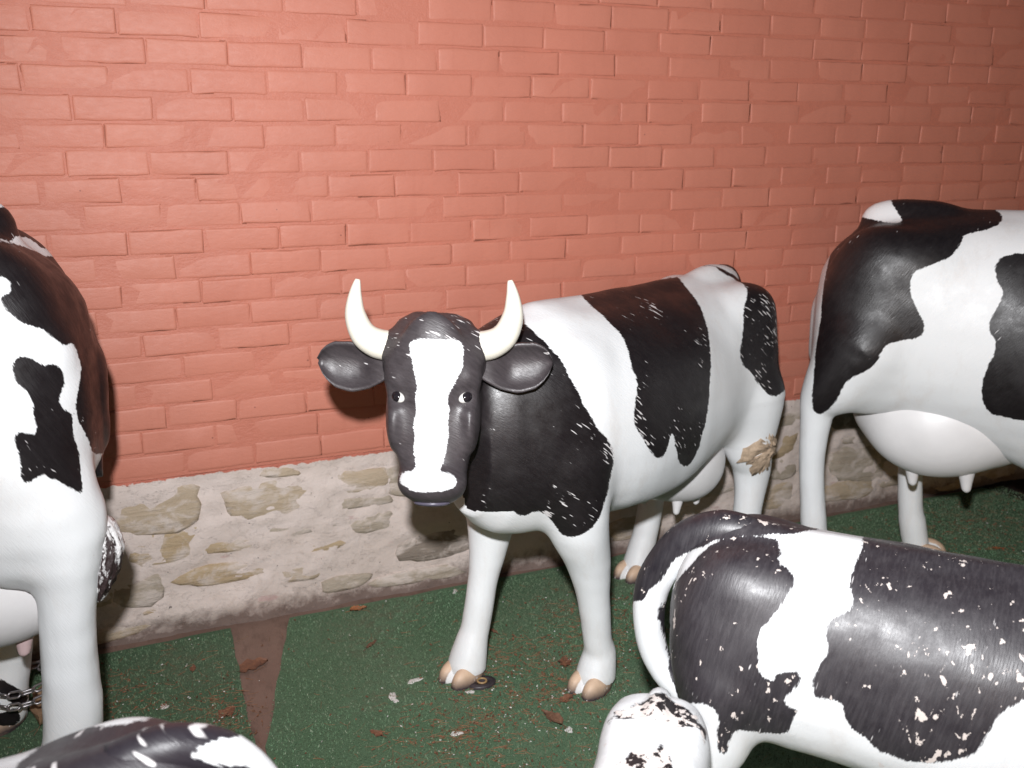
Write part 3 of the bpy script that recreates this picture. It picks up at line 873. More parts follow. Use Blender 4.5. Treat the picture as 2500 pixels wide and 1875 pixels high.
PAINT['c3'] = {'dir':(-0.188,-0.959,0.214),'black':[[(-1.201,1.313),(-1.179,1.331),(-1.071,1.335),(-0.948,1.315),(-0.82,1.233),(-0.845,1.181),(-0.924,1.154),(-0.919,1.134),(-0.935,1.086),(-0.962,1.06),(-1.003,1.04),(-1.036,1.018),(-1.036,0.979),(-1.03,0.943),(-1.005,0.902),(-0.981,0.861),(-0.982,0.832),(-1.003,0.815),(-1.041,0.806),(-1.077,0.789),(-1.092,0.758),(-1.102,0.719),(-1.134,0.692),(-1.174,0.663),(-1.194,0.638),(-1.208,0.597),(-1.231,0.557),(-1.273,0.527),(-1.292,0.544),(-1.295,0.591),(-1.295,0.67),(-1.31,0.747),(-1.306,0.794),(-1.304,0.888),(-1.33,1.07),(-1.388,1.185),(-1.334,1.221),(-1.199,1.192),(-1.146,1.18),(-1.117,1.181),(-1.114,1.197),(-1.133,1.213)],[(-0.747,1.109),(-0.79,1.1),(-0.812,1.083),(-0.815,1.046),(-0.801,1.011),(-0.782,0.991),(-0.783,0.956),(-0.8,0.918),(-0.808,0.882),(-0.798,0.854),(-0.78,0.842),(-0.778,0.799),(-0.798,0.746),(-0.805,0.694),(-0.798,0.643),(-0.772,0.609),(-0.738,0.607),(-0.712,0.604),(-0.678,0.603),(-0.539,0.633),(-0.608,1.117)]]}
PAINT['c4'] = {'dir':(-0.086,-0.865,0.494),'black':[[(-0.936,0.48),(-0.929,0.496),(-0.914,0.515),(-0.898,0.535),(-0.88,0.566),(-0.855,0.59),(-0.81,0.608),(-0.789,0.625),(-0.733,0.646),(-0.678,0.659),(-0.644,0.672),(-0.613,0.693),(-0.624,0.726),(-0.721,0.726),(-0.782,0.727),(-0.835,0.72),(-0.886,0.701),(-0.938,0.677),(-0.978,0.619),(-0.993,0.555),(-1.005,0.502),(-0.992,0.464)],[(-0.789,0.625),(-0.733,0.646),(-0.673,0.655),(-0.671,0.636),(-0.66,0.625),(-0.661,0.607),(-0.64,0.598),(-0.623,0.58),(-0.621,0.565),(-0.629,0.548),(-0.636,0.527),(-0.644,0.511),(-0.653,0.494),(-0.665,0.476),(-0.666,0.447),(-0.665,0.417),(-0.66,0.4),(-0.649,0.392),(-0.631,0.393),(-0.628,0.405),(-0.607,0.418),(-0.59,0.419),(-0.586,0.405),(-0.601,0.387),(-0.614,0.365),(-0.606,0.352),(-0.584,0.354),(-0.594,0.337),(-0.597,0.317),(-0.608,0.304),(-0.639,0.292),(-0.678,0.288),(-0.694,0.286),(-0.705,0.267),(-0.711,0.233),(-0.726,0.233),(-0.727,0.265),(-0.725,0.297),(-0.735,0.317),(-0.755,0.319),(-0.787,0.31),(-0.853,0.285),(-0.873,0.322),(-0.893,0.369),(-0.905,0.422),(-0.918,0.481),(-0.845,0.536),(-0.818,0.58),(-0.803,0.604)],[(-0.538,0.724),(-0.437,0.721),(-0.345,0.721),(-0.253,0.721),(-0.093,0.739),(-0.097,0.511),(-0.235,0.471),(-0.251,0.45),(-0.267,0.432),(-0.276,0.409),(-0.285,0.38),(-0.298,0.358),(-0.321,0.341),(-0.351,0.326),(-0.39,0.318),(-0.423,0.317),(-0.451,0.323),(-0.466,0.337),(-0.491,0.344),(-0.511,0.368),(-0.509,0.386),(-0.537,0.386),(-0.558,0.38),(-0.566,0.4),(-0.565,0.425),(-0.551,0.45),(-0.544,0.466),(-0.552,0.489),(-0.553,0.515),(-0.541,0.528),(-0.526,0.543),(-0.515,0.559),(-0.526,0.584),(-0.531,0.606),(-0.527,0.649),(-0.526,0.676)]]}
PAINT['c5'] = {'dir':(-0.292,0.715,0.636),'black':[[(0.575,0.494),(0.594,0.5),(0.669,0.526),(0.688,0.495),(0.725,0.483),(0.863,0.476),(0.892,0.461),(0.919,0.446),(0.949,0.425),(0.972,0.391),(0.988,0.351),(0.842,0.272),(0.529,0.43),(0.553,0.47)]],'white':[[(0.735,0.41),(0.743,0.411),(0.763,0.41),(0.786,0.407),(0.81,0.4),(0.95,0.397),(0.965,0.375),(0.977,0.356),(0.977,0.338),(0.847,0.32),(0.818,0.333),(0.819,0.353),(0.805,0.363),(0.779,0.375),(0.758,0.387),(0.739,0.403)]]}
PAINT['c6'] = {'dir':(0.759,0.07,0.648),'black':[[(-0.033,0.739),(-0.03,0.753),(-0.023,0.762),(0.03,0.795),(0.036,0.808),(0.06,0.817),(0.078,0.798),(0.111,0.788),(0.126,0.751),(0.133,0.723),(0.131,0.76),(0.101,0.751),(0.073,0.753),(0.047,0.76),(0.022,0.767),(0.001,0.756),(-0.025,0.759),(-0.034,0.751)],[(-0.042,0.751),(-0.034,0.747),(-0.027,0.76),(-0.016,0.763),(0.013,0.792),(0.025,0.787),(0.029,0.782),(0.01,0.783),(0.0,0.779),(-0.009,0.774),(-0.026,0.773),(-0.027,0.768),(-0.019,0.764),(-0.028,0.762),(-0.034,0.754)],[(0.113,0.779),(0.122,0.786),(0.124,0.751),(0.13,0.738),(0.132,0.721),(0.14,0.752),(0.131,0.759),(0.123,0.765),(0.118,0.772)],[(0.039,0.78),(0.048,0.782),(0.054,0.792),(0.061,0.792),(0.06,0.78),(0.047,0.777)],[(0.048,0.799),(0.061,0.804),(0.073,0.8),(0.075,0.796),(0.064,0.795),(0.052,0.792)],[(0.061,0.764),(0.073,0.77),(0.083,0.766),(0.086,0.776),(0.098,0.779),(0.094,0.767),(0.088,0.759),(0.104,0.754),(0.089,0.752),(0.079,0.754),(0.069,0.758)],[(-0.02,0.67),(-0.011,0.679),(0.0,0.686),(0.004,0.699),(0.019,0.703),(0.034,0.701),(0.044,0.701),(0.053,0.714),(0.06,0.717),(0.07,0.703),(0.075,0.685),(0.077,0.668),(-0.019,0.658)]]}


def paint_values(V, key, hl=None):
    """signed distance (metres) to the edge of the nearest black patch, negative inside the black"""
    spec = PAINT.get(key)
    n = len(V)
    if spec is None: return np.full(n, .3)
    d = np.array(spec['dir']); d = d / np.linalg.norm(d)
    u = np.cross((0, 0, 1), d); u /= np.linalg.norm(u); w = np.cross(d, u)
    P = np.stack([V @ u, V @ w], 1)
    out = np.full(n, .3)
    for poly in spec['black']: out = np.minimum(out, poly_sd(P, smooth_poly(poly)))
    for poly in spec.get('far', []): out = np.where(V[:, 1] < 0, np.minimum(out, poly_sd(P, smooth_poly(poly))), out)
    for poly in spec.get('white', []): out = np.maximum(out, -poly_sd(P, smooth_poly(poly)))
    if hl is not None and 'head' in spec:
        isd = hl[:, 0] * 0 + 1
        P2 = hl[:, 1:3]
        hd = np.full(n, -.2)
        for poly in spec['head']: hd = np.maximum(hd, -poly_sd(P2, smooth_poly(poly)))
        hd = np.where(hl[:, 0] > -.03, hd, -.2)
        near = (np.abs(hl[:, 1]) < .2) & (hl[:, 2] > -.30) & (hl[:, 2] < .22) & (hl[:, 0] > -.20) & (hl[:, 0] < .12)
        out = np.where(near, hd, out)
    return out

def build_cow(name, label, mould, key, loc, yaw, scale, mat, mirror=False, horns=True, tail=None, tail_mat=None, hooves=(), hoof_yaw=0,
              udder=True, ysc=1.0, us=1.0, uz=.53, ux=-.79, group='painted fibreglass cows in the yard', teat_mat=None, cat='cow statue', tuft=None, feats=True):
    root = empty(name, loc, yaw)
    tag(root, label, cat, group)
    V, Q, hl = mould.V, mould.Q, mould.hl
    if mirror:
        V, Q = flip_mesh(V, Q)
    Vs = V * scale
    Vs[:, 1] *= ysc
    me = mesh_from('body', Vs, Q, mat)
    set_attr(me, 'paint', paint_values(Vs, key, hl))
    wear = np.ones(len(V))
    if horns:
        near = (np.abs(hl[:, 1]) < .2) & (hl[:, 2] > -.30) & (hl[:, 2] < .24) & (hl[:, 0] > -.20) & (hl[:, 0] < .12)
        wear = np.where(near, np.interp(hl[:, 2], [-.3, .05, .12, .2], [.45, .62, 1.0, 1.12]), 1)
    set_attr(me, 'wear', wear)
    sheen_grey = np.zeros(len(V)) + (.25 if not horns else 0)
    if horns: sheen_grey = np.where(near, np.clip(1 - (-.02 - hl[:, 0]) / .1, 0, 1), 0)  # painted sheen is strongest over the front of the face
    set_attr(me, 'sheen_grey', sheen_grey)
    body = link('body', me, root)
    my = -1 if mirror else 1
    def Pf(x, y, z):
        p = mould.P(x, y, z); return Vector((p[0]*scale, p[1]*my*scale, p[2]*scale))
    for sy in (-1, 1):
        if horns: link('horn', horn_mesh(Pf, sy), root)
        e = link('ear', ear_mesh(Pf, sy * 1.0, mat), root)
        if mirror: e.data.flip_normals()
        if feats:
            ew = link('eye', uv_sphere('eye', (.011*scale, .0195*scale, .0122*scale), M_eye_white), root)
            ax = Matrix((mould.hx, Vector(mould.hy), mould.hz)).transposed()
            if mirror: ax = Matrix.Diagonal((1, -1, 1)) @ ax @ Matrix.Diagonal((1, -1, 1))
            ew.matrix_local = Matrix.Translation(Pf(.026, sy*.078, .0)) @ (ax @ Matrix.Rotation(sy*my*.75, 3, 'Z') @ Matrix.Rotation(sy*my*.35, 3, 'X')).to_4x4()
            pu = link('pupil', uv_sphere('pupil', (.0095*scale, .0152*scale, .0120*scale), M_eye_black), ew)
            pu.location = Vector((.0046, sy*my*.0008, .0008)) * scale
    if horns:
        lip = link('lower_lip', uv_sphere('lower_lip', (.028*scale, .044*scale, .009*scale), M_lip), root)
        axl = Matrix((mould.hx, Vector(mould.hy), mould.hz)).transposed()
        if mirror: axl = Matrix.Diagonal((1, -1, 1)) @ axl @ Matrix.Diagonal((1, -1, 1))
        lip.matrix_local = Matrix.Translation(Pf(.010, 0, -.249)) @ axl.to_4x4()
    for x, y in hooves:
        o = link('hoof', ME_hoof, root, (mould.rs(x)*scale, y*my*scale, 0), (0, 0, hoof_yaw)); o.scale = (scale*.90, scale*.90, scale*.9)
    if udder:
        u = link('udder', ME_udder, root, (mould.rs(ux)*scale, 0, uz*scale)); u.scale = (scale*us,)*3
        for x, y in ((-.07, .065), (-.07, -.065), (.05, .065), (.05, -.065)):
            tme = ME_teat
            if teat_mat:
                tme = bpy.data.meshes.get('teat_pink') or ME_teat.copy(); tme.name = 'teat_pink'
                tme.materials.clear(); tme.materials.append(teat_mat)
            link('teat', tme, u, (x, y, -.130))
    if tail is not None:
        pts, rad = tail
        tm = tube('tail', [(mould.rs(p[0])*scale, p[1]*my*scale, p[2]*scale) for p in pts], [r*scale for r in rad], tail_mat or mat, 16)
        co = np.zeros(len(tm.vertices)*3, np.float32); tm.vertices.foreach_get('co', co)
        set_attr(tm, 'paint', np.full(len(tm.vertices), -.2) if key in ('c1', 'c2') else paint_values(co.reshape(-1, 3).astype(float), key))
        set_attr(tm, 'wear', np.ones(len(tm.vertices))); set_attr(tm, 'sheen_grey', np.zeros(len(tm.vertices)))
        link('tail', tm, root)
    return root

FL = [((.02, .135, .72), .11), ((0, .15, .56), .088), ((-.045, .155, .42), .062), ((-.075, .156, .29), .046), ((-.10, .155, .15), .042), ((-.112, .154, .105), .048), ((-.100, .153, .045), .057)]
FR = [((.02, -.135, .72), .11), ((.02, -.145, .56), .085), ((.03, -.152, .42), .060), ((.055, -.156, .29), .044), ((.085, -.158, .15), .042), ((.100, -.159, .105), .048), ((.118, -.159, .045), .057)]
HL = [((-1.04, .15, .72), .12), ((-1.04, .16, .56), .085), ((-1.065, .168, .46), .064), ((-1.05, .17, .33), .048), ((-1.025, .17, .15), .043), ((-1.02, .17, .105), .047), ((-1.005, .17, .045), .05)]
HR_CALF = [((-1.05, -.15, .72), .12), ((-1.06, -.16, .56), .085), ((-1.09, -.168, .46), .06), ((-1.09, -.17, .33), .046), ((-1.09, -.175, .15), .043), ((-1.09, -.178, .105), .047), ((-1.08, -.18, .045), .05)]
HR = [((-1.02, -.15, .72), .12), ((-1.00, -.16, .56), .085), ((-1.01, -.168, .46), .064), ((-.985, -.17, .33), .046), ((-.945, -.175, .15), .043), ((-.93, -.178, .105), .047), ((-.905, -.18, .045), .05)]
HOOVES = ((-.085, .153), (.13, -.159), (-.985, .17), (-.885, -.18))
HOOVES_C = ((-.085, .153), (.13, -.159), (-.985, .17), (-1.06, -.18))

YAW1 = math.radians(180 + 25)
def to_local(P, base, yaw):
    d = Vector(P) - Vector(base)
    c, s_ = math.cos(-yaw), math.sin(-yaw)
    return Vector((d.x*c - d.y*s_, d.x*s_ + d.y*c, d.z))
BASE1 = Vector((.998, -.635, 0))
HEAD_W = Vector((.640, -.845, .965))         # between the eyes, world
hw = to_local(HEAD_W, BASE1, YAW1)
face = to_local(Vector((-.385, -.92, .22)), (0, 0, 0), YAW1)
fup = to_local(Vector((.10, .22, 1)), (0, 0, 0), YAW1)
neck1 = [(.06, [((-.04, 0, .84), .22), ((.12, -.035, .88), .165), (tuple(hw - face.normalized()*.19 + Vector((-.03, -.03, .0))), .125), (tuple(hw - face.normalized()*.10 + Vector((0, 0, .03))), .10)])]
mould_adult = CowMould(.0066, hw, face, fup, neck1, (FL, FR, HL, HR), rear=.135)

def hind_legs(zk, rk, DX=.13, BX=0):
    out = []
    for sy, dx in ((1, -BX), (-1, DX)):
        out.append([((-1.02 + dx*.3, sy*.15, .74), .12), ((-1.06 + dx*.6, sy*.16, .64), .09), ((-1.10 + dx*.8, sy*.168, zk), .060*rk), ((-1.095 + dx, sy*.17, zk - .12), .048*rk),
                    ((-1.07 + dx, sy*.17, .17), .044*rk), ((-1.055 + dx, sy*.17, .105), .049*rk), ((-1.04 + dx, sy*.17, .045), .05*rk)])
    return out
DROOP = [(-1.185, .83, .66, .05), (-1.17, .94, .62, .11), (-1.12, 1.02, .56, .165), (-1.05, 1.07, .54, .205), (-.95, 1.095, .52, .225),
         (-.75, 1.105, .47, .235), (-.5, 1.105, .38, .25), (-.25, 1.10, .355, .25), (0, 1.12, .44, .215), (.11, 1.10, .50, .18), (.20, 1.04, .545, .145), (.27, .96, .61, .09)]
mould_large = CowMould(.0105, hw, face, fup, neck1, [FL, FR] + hind_legs(.56, .8, .21, .05), st=DROOP, hip=-.07)
mould_rough = CowMould(.0105, hw, face, fup, neck1, [FL, FR] + hind_legs(.55, 1.06), st=DROOP, hip=-.07, thigh=1, zlo=-.03, lumps=.0032)
HOOVES_L = ((-.085, .153), (.13, -.159), (-1.02, .17), (-.89, -.17))

M_cow1 = paint_material('cow_paint_rubbed', hair_rot=(.1, .85, .2), streak=1.15)
M_cow2 = paint_material('cow_paint_brushed', hair_rot=(.1, .5, .0), streak=.75, spec=.32)
M_cow3 = paint_material('cow_paint_clean', hair_rot=(.2, .6, .0), streak=.45)
M_calf = paint_material('cow_paint_flaking', hair_rot=(.1, .2, .0), streak=.5, flake=.98, rough=.46, black=(.016, .013, .018), grey_k=2.4, relief=.20, spec=.85, primer=(.66, .58, .54))
M_calf2 = paint_material('cow_paint_streaked', hair_rot=(.4, .9, .5), streak=1.7, rough=.42, stroke=.5, black=(.024, .020, .026), clo=.36)
M_calf3 = paint_material('cow_paint_mottled', hair_rot=(.1, .2, .0), streak=.6, flake=1.72, rough=.4)

TAIL = ([(-1.03, 0, 1.095), (-1.11, 0, 1.09), (-1.165, 0, 1.02), (-1.18, .01, .88), (-1.175, .03, .72), (-1.15, .07, .60)], [.04, .042, .036, .032, .028, .028])
build_cow('cow_statue', 'black and white horned cow statue facing the viewer with a white blaze down its face', mould_adult, 'c1', BASE1, YAW1, 1, M_cow1,
          tail=TAIL, hooves=HOOVES)
TAIL_L = ([(-.93, 0, 1.085), (-1.01, 0, 1.045), (-1.085, 0, .96), (-1.13, .0, .87), (-1.15, .02, .74), (-1.145, .07, .62)], [.03, .034, .032, .03, .028, .026])
BASE2 = Vector((-1.578, -.50, 0)); YAW2 = math.radians(180)
build_cow('cow_statue', 'hind end of a cow statue with a chained leg and a broken tail tuft', mould_rough, 'c2', BASE2, YAW2, 1.265, M_cow2,
          tail=TAIL_L, hooves=HOOVES_L, teat_mat=M_pink, ux=-.93, uz=.47, us=1.05)
BASE3 = Vector((3.23, -1.26, 0)); YAW3 = math.radians(-45)
build_cow('cow_statue', 'tall cow statue with a black hip and a full white udder', mould_large, 'c3', BASE3, YAW3, 1.188, M_cow3,
          mirror=True, tail=TAIL_L, hooves=((-.085, .153), (.13, -.159), (-1.07, .17), (-.81, -.17)), us=1.18, uz=.54)

# calves
hwc = Vector((.30, 0, .98))
mould_calf = CowMould(.0105, hwc, (1, 0, -.1), (.1, 0, 1), [(.06, [((-.02, 0, .84), .25), ((.10, 0, .88), .20), ((.20, 0, .96), .14)])], (FL, FR, HL, HR_CALF),
    st=[(-1.215, .92, .80, .06), (-1.205, .98, .70, .12), (-1.17, 1.05, .62, .185), (-1.09, 1.10, .56, .235), (-.95, 1.115, .53, .255),
        (-.75, 1.115, .51, .26), (-.5, 1.105, .49, .27), (-.25, 1.10, .485, .26), (0, 1.10, .505, .22), (.11, 1.09, .515, .18), (.20, 1.03, .545, .145), (.27, .95, .61, .09)])
mould_small = CowMould(.0105, hwc, (1, 0, -.1), (.1, 0, 1), [(.06, [((-.02, 0, .84), .25), ((.10, 0, .88), .20), ((.20, 0, .96), .14)])], (FL, FR, HL, HR_CALF), n=3.6,
    st=[(-1.20, 1.02, .80, .10), (-1.19, 1.075, .70, .165), (-1.15, 1.105, .62, .215), (-1.05, 1.115, .56, .235), (-.85, 1.115, .52, .245), (-.5, 1.105, .49, .27), (-.25, 1.10, .485, .26), (0, 1.10, .505, .22), (.11, 1.09, .515, .18), (.20, 1.03, .545, .145), (.27, .95, .61, .09)])
TAIL4 = ([(-.95, 0, 1.095), (-1.09, 0, 1.10), (-1.20, -.005, 1.04), (-1.285, -.02, .90), (-1.30, -.03, .75), (-1.265, -.04, .62), (-1.17, -.05, .53)], [.035, .055, .055, .052, .046, .042, .055])
build_cow('calf_statue', 'grey black calf statue with flaking paint, a wide white band and its tail arched away', mould_calf, 'c4', Vector((1.62, -1.99, 0)), math.radians(-45), .724, M_calf,
          mirror=True, tail=TAIL4, hooves=HOOVES_C, horns=False, udder=False, cat='calf statue', group='painted fibreglass calves in the yard')
TAIL5 = ([(-1.00, 0, 1.105), (-1.10, 0, 1.115), (-1.20, 0, 1.07), (-1.27, .0, .95), (-1.27, .0, .80), (-1.24, .0, .62)], [.04, .045, .042, .04, .036, .036])
build_cow('calf_statue', 'streaked black calf statue with a white tail root in the near corner', mould_calf, 'c5', Vector((-.795, -1.746, 0)), math.radians(180), .715, M_calf2,
          tail=TAIL5, hooves=HOOVES_C, horns=False, udder=False, cat='calf statue', group='painted fibreglass calves in the yard')
TAIL6 = ([(-1.04, 0, 1.075), (-1.13, 0, 1.085), (-1.20, 0, 1.05), (-1.235, 0, .93), (-1.23, 0, .72)], [.035, .046, .042, .034, .03])
build_cow('calf_statue', 'small mottled white calf statue with black hips, its rump in front of the arched tail', mould_small, 'c6', Vector((.481, -2.056, 0)), math.radians(233.5), .512, M_calf3, ysc=.80,
          tail=TAIL6, hooves=HOOVES_C, horns=False, udder=False, cat='calf statue', group='painted fibreglass calves in the yard')
TORN = [(-.889, .2, .640), (-.911, .2, .613), (-.950, .195, .593), (-.982, .19, .554), (-.977, .185, .513), (-.947, .19, .487), (-.914, .195, .465), (-.884, .195, .476), (-.866, .2, .515), (-.838, .178, .518), (-.847, .195, .567), (-.868, .2, .60)]
CHAIN_C = (-.355, -.295, .135)
BARK = (-.315, -.265)
PLATE = (.845, -.605)
# ------------------------------------------------------------------ broken and mended bits of the statues
def lump_mesh(name, pts, radii, mat, seed, ridges=9, depth=.18, flat=.55, nseg=40, up=(0.2, .9, .1)):
    """a rough stub: swept tube with ragged lengthwise ridges"""
    r = random.Random(seed)
    me = tube(name, pts, radii, mat, nseg, flat)
    n = len(me.vertices); co = np.zeros(n*3, np.float32); me.vertices.foreach_get('co', co); co = co.reshape(-1, 3)
    c = np.array([np.mean(co[(i//nseg)*nseg:(i//nseg)*nseg+nseg], 0) if i < n-2 else co[i] for i in range(n)])
    ang = np.arange(n) % nseg
    ph = r.uniform(0, 6)
    k = 1 + depth * np.sin(ang * 2*np.pi*ridges/nseg + ph + .6*np.sin(np.arange(n)//nseg*.35)) * .5 + np.array([r.gauss(0, depth*.3) for _ in range(n)])
    co2 = c + (co - c) * k[:, None]
    me.vertices.foreach_set('co', co2.astype(np.float32).ravel()); me.update()
    return me

roots = {}
for o in bpy.data.objects:
    if o.parent is None and o.get('category') in ('cow statue', 'calf statue'): roots[o.name] = o
def to_child(root, P):
    return root_inv(root) @ Vector(P)
def root_inv(root):
    return (Matrix.Translation(root.location) @ Matrix.Rotation(root.rotation_euler.z, 4, 'Z')).inverted()

# broken tail tuft stuck to the hock of the chained cow
t = NT('broken_tuft_paint'); tc = t.node('TexCoord').outputs['Object']
n_ = t.noise(t.coord(src=tc, scale=(17, 17, 6), rot=(0, .35, 0)), 1.0, 5, .6); n2_ = t.noise(tc, 60, 4, .7)
c_ = t.mix(t.ramp(n_, .49, .52), (.78, .76, .76), (.035, .02, .02))
c_ = t.mix(t.ramp(n2_, .62, .68, 0, .6), c_, (.62, .55, .52))
M_tuft = t.out(c_, .55, t.bump(t.math('ADD', n_, n2_), .6, .01))
cow2 = roots['cow_statue.001']
pts = [Vector(p) for p in ((-.120, -.69, .720), (-.104, -.69, .692), (-.096, -.69, .650), (-.106, -.70, .605), (-.124, -.70, .56), (-.134, -.70, .525))]
link('tail_tuft', lump_mesh('tail_tuft', [to_child(cow2, p) for p in pts], [.018, .040, .047, .045, .038, .018], M_tuft, 3, 11, .16, .62), cow2)

# torn hock of the horned cow: bare ragged resin where its tail broke off
M_resin = plain_paint('torn_resin', (.50, .37, .26), .8, .5, 55, 1.0)
def ragged_patch(outline, seed, grow=1.4):
    """outline: local points (x, y, z) round a torn crust"""
    r = random.Random(seed)
    P = [Vector(p) for p in outline]; c = sum(P, Vector()) / len(P); P = [c + (p - c) * grow for p in P]; c = c + Vector((-.012, 0, .004))
    V = []; F = []; n = len(P) * 5; rings = 7
    dense = []
    for i in range(n):
        a = i / 5; p, q = P[int(a) % len(P)], P[(int(a)+1) % len(P)]
        dense.append(p.lerp(q, a - int(a)))
    nrm = Vector((.25, .93, .15)).normalized()
    for k in range(rings):
        s_ = 1 - k / rings
        for i, p in enumerate(dense):
            e = r.gauss(0, .0028)
            hgt = .044 * (1 - s_ ** 2.2) + r.gauss(0, .0042) * (1 if k else .3) + .006 * math.sin(i * .9 + k * 1.7) * math.sin(k * 2.1 + i * .23)
            V.append(c + (p - c) * (s_ * (1 + e / .06)) + nrm * (hgt + (.016 if k else .0)))
    V.append(c + nrm * .06)
    for k in range(rings-1):
        for i in range(n): F.append((k*n+i, k*n+(i+1) % n, (k+1)*n+(i+1) % n, (k+1)*n+i))
    for i in range(n): F.append((len(V)-1, (rings-1)*n+i, (rings-1)*n+(i+1) % n))
    return mesh_from('torn_patch', V, F, M_resin)
cow1 = roots['cow_statue']
link('torn_patch', ragged_patch(TORN, 4), cow1)

# ------------------------------------------------------------------ chain round the hind leg
M_steel = NT('galvanised_steel'); M_steel.b.inputs['Metallic'].default_value = .85
pos_ = M_steel.node('NewGeometry').outputs['Position']; nn_ = M_steel.noise(pos_, 60, 4)
M_steel = M_steel.out(M_steel.mix(M_steel.ramp(nn_, .3, .7), (.42, .40, .41), (.26, .24, .25)), .38)
def link_mesh(L=.040, W=.024, r=.0034):
    V = []; F = []; n = 28; m = 8; R = W/2 - r; S = L/2 - W/2
    path = []
    for i in range(n):
        a = 2*math.pi*i/n
        path.append((math.cos(a)*R + math.copysign(S, math.cos(a)), math.sin(a)*R, math.cos(a), math.sin(a)))
    for x, y, nx, ny in path:
        for j in range(m):
            b = 2*math.pi*j/m
            V.append((x + nx*math.cos(b)*r, y + ny*math.cos(b)*r, math.sin(b)*r))
    for i in range(n):
        for j in range(m):
            F.append((i*m+j, i*m+(j+1) % m, ((i+1) % n)*m+(j+1) % m, ((i+1) % n)*m+j))
    return mesh_from('link', V, F, M_steel)
ME_link = link_mesh()
chain = empty('chain', CHAIN_C)
tag(chain, 'galvanised steel chain wound round the hind leg of a cow statue', 'chain')
def chain_run(fn, t0, t1, step=.0325):
    t = t0; i = 0; dt = .002; p = Vector(fn(t)); acc = 0
    while t < t1:
        q = Vector(fn(t + dt)); acc += (q - p).length; p = q; t += dt
        if acc >= step:
            acc = 0; d = (Vector(fn(t+dt)) - Vector(fn(t-dt))).normalized()
            rot = d.to_track_quat('X', 'Z').to_matrix() @ Matrix.Rotation(math.radians(35 if i % 2 else -55), 3, 'X')
            o = link('link', ME_link, chain); o.matrix_local = Matrix.Translation(p) @ rot.to_4x4(); i += 1
CR = .088
chain_run(lambda a: (CR*math.cos(a), CR*math.sin(a), .012*math.sin(a*1.0+2.2)), 0, 6.2)
chain_run(lambda a: ((CR+.004)*math.cos(a), (CR+.004)*math.sin(a), -.026+.010*math.sin(a+1.6)), .15, 6.3)
chain_run(lambda s_: (.07 + .09*s_, -.045 + .10*s_, .02 + .05*s_ - .04*math.sin(s_*3.1)), 0, 1)

# ------------------------------------------------------------------ things lying on the ground
def leaf_mat(name, a, b):
    t = NT(name); tc = t.node('TexCoord').outputs['Object']
    n = t.noise(tc, 60, 5, .6); w_ = t.noise(t.coord(src=tc, scale=(1, 6, 1)), 40, 3)
    return t.out(t.mix(t.ramp(n, .35, .65), a, b), .7, t.bump(t.math('ADD', n, w_), .5, .003))
M_leaf = [leaf_mat('dry_leaf_rust', (.22, .095, .05), (.15, .065, .04)), leaf_mat('dry_leaf_brown', (.19, .095, .055), (.12, .06, .035)),
          leaf_mat('dry_leaf_tan', (.30, .19, .11), (.20, .12, .07)), leaf_mat('dry_leaf_orange', (.40, .15, .055), (.28, .10, .045))]
M_chip = plain_paint('white_paint_chip', (.74, .71, .68), .6, .2, 60, .3)
def leaf_mesh(seed, L, W, curl, lobes=0):
    r = random.Random(seed); V = []; F = []; n = 12; m = 6
    ph = r.uniform(0, 6)
    for i in range(n+1):
        t = i / n; w_ = W * (math.sin(math.pi * t ** .8) ** .75 if 0 < t < 1 else 0.02)
        if lobes: w_ *= 1 + .22 * math.sin(t * lobes * math.pi * 2 + ph)
        for j in range(m+1):
            s_ = 2 * j / m - 1
            z = curl * (abs(s_) ** 2) * W * .42 + .10 * L * curl * (1 + math.sin(t * 4 + ph)) + r.gauss(0, .0016)
            V.append((t * L - L/2, s_ * w_ / 2 * (1 - .25*curl*abs(s_)), max(z, 0) + .002))
    for i in range(n):
        for j in range(m): F.append((i*(m+1)+j, (i+1)*(m+1)+j, (i+1)*(m+1)+j+1, i*(m+1)+j+1))
    V0 = len(V)      # paper-thin but closed: an underside half a millimetre below
    V += [(x, y, z - .0006) for x, y, z in V]
    F += [tuple(q + V0 for q in f[::-1]) for f in F]
    # stalk
    b = len(V); V += [(-L/2, -.0012, .002), (-L/2, .0012, .002), (-L/2 - L*.28, .0010, .0035), (-L/2 - L*.28, -.0010, .0035), (-L/2, 0, .0042), (-L/2 - L*.28, 0, .0052)]
    F += [(b, b+1, b+2, b+3), (b, b+3, b+5, b+4), (b+1, b+4, b+5, b+2)]
    return mesh_from('dry_leaf', V, F)
MATZ = .0075
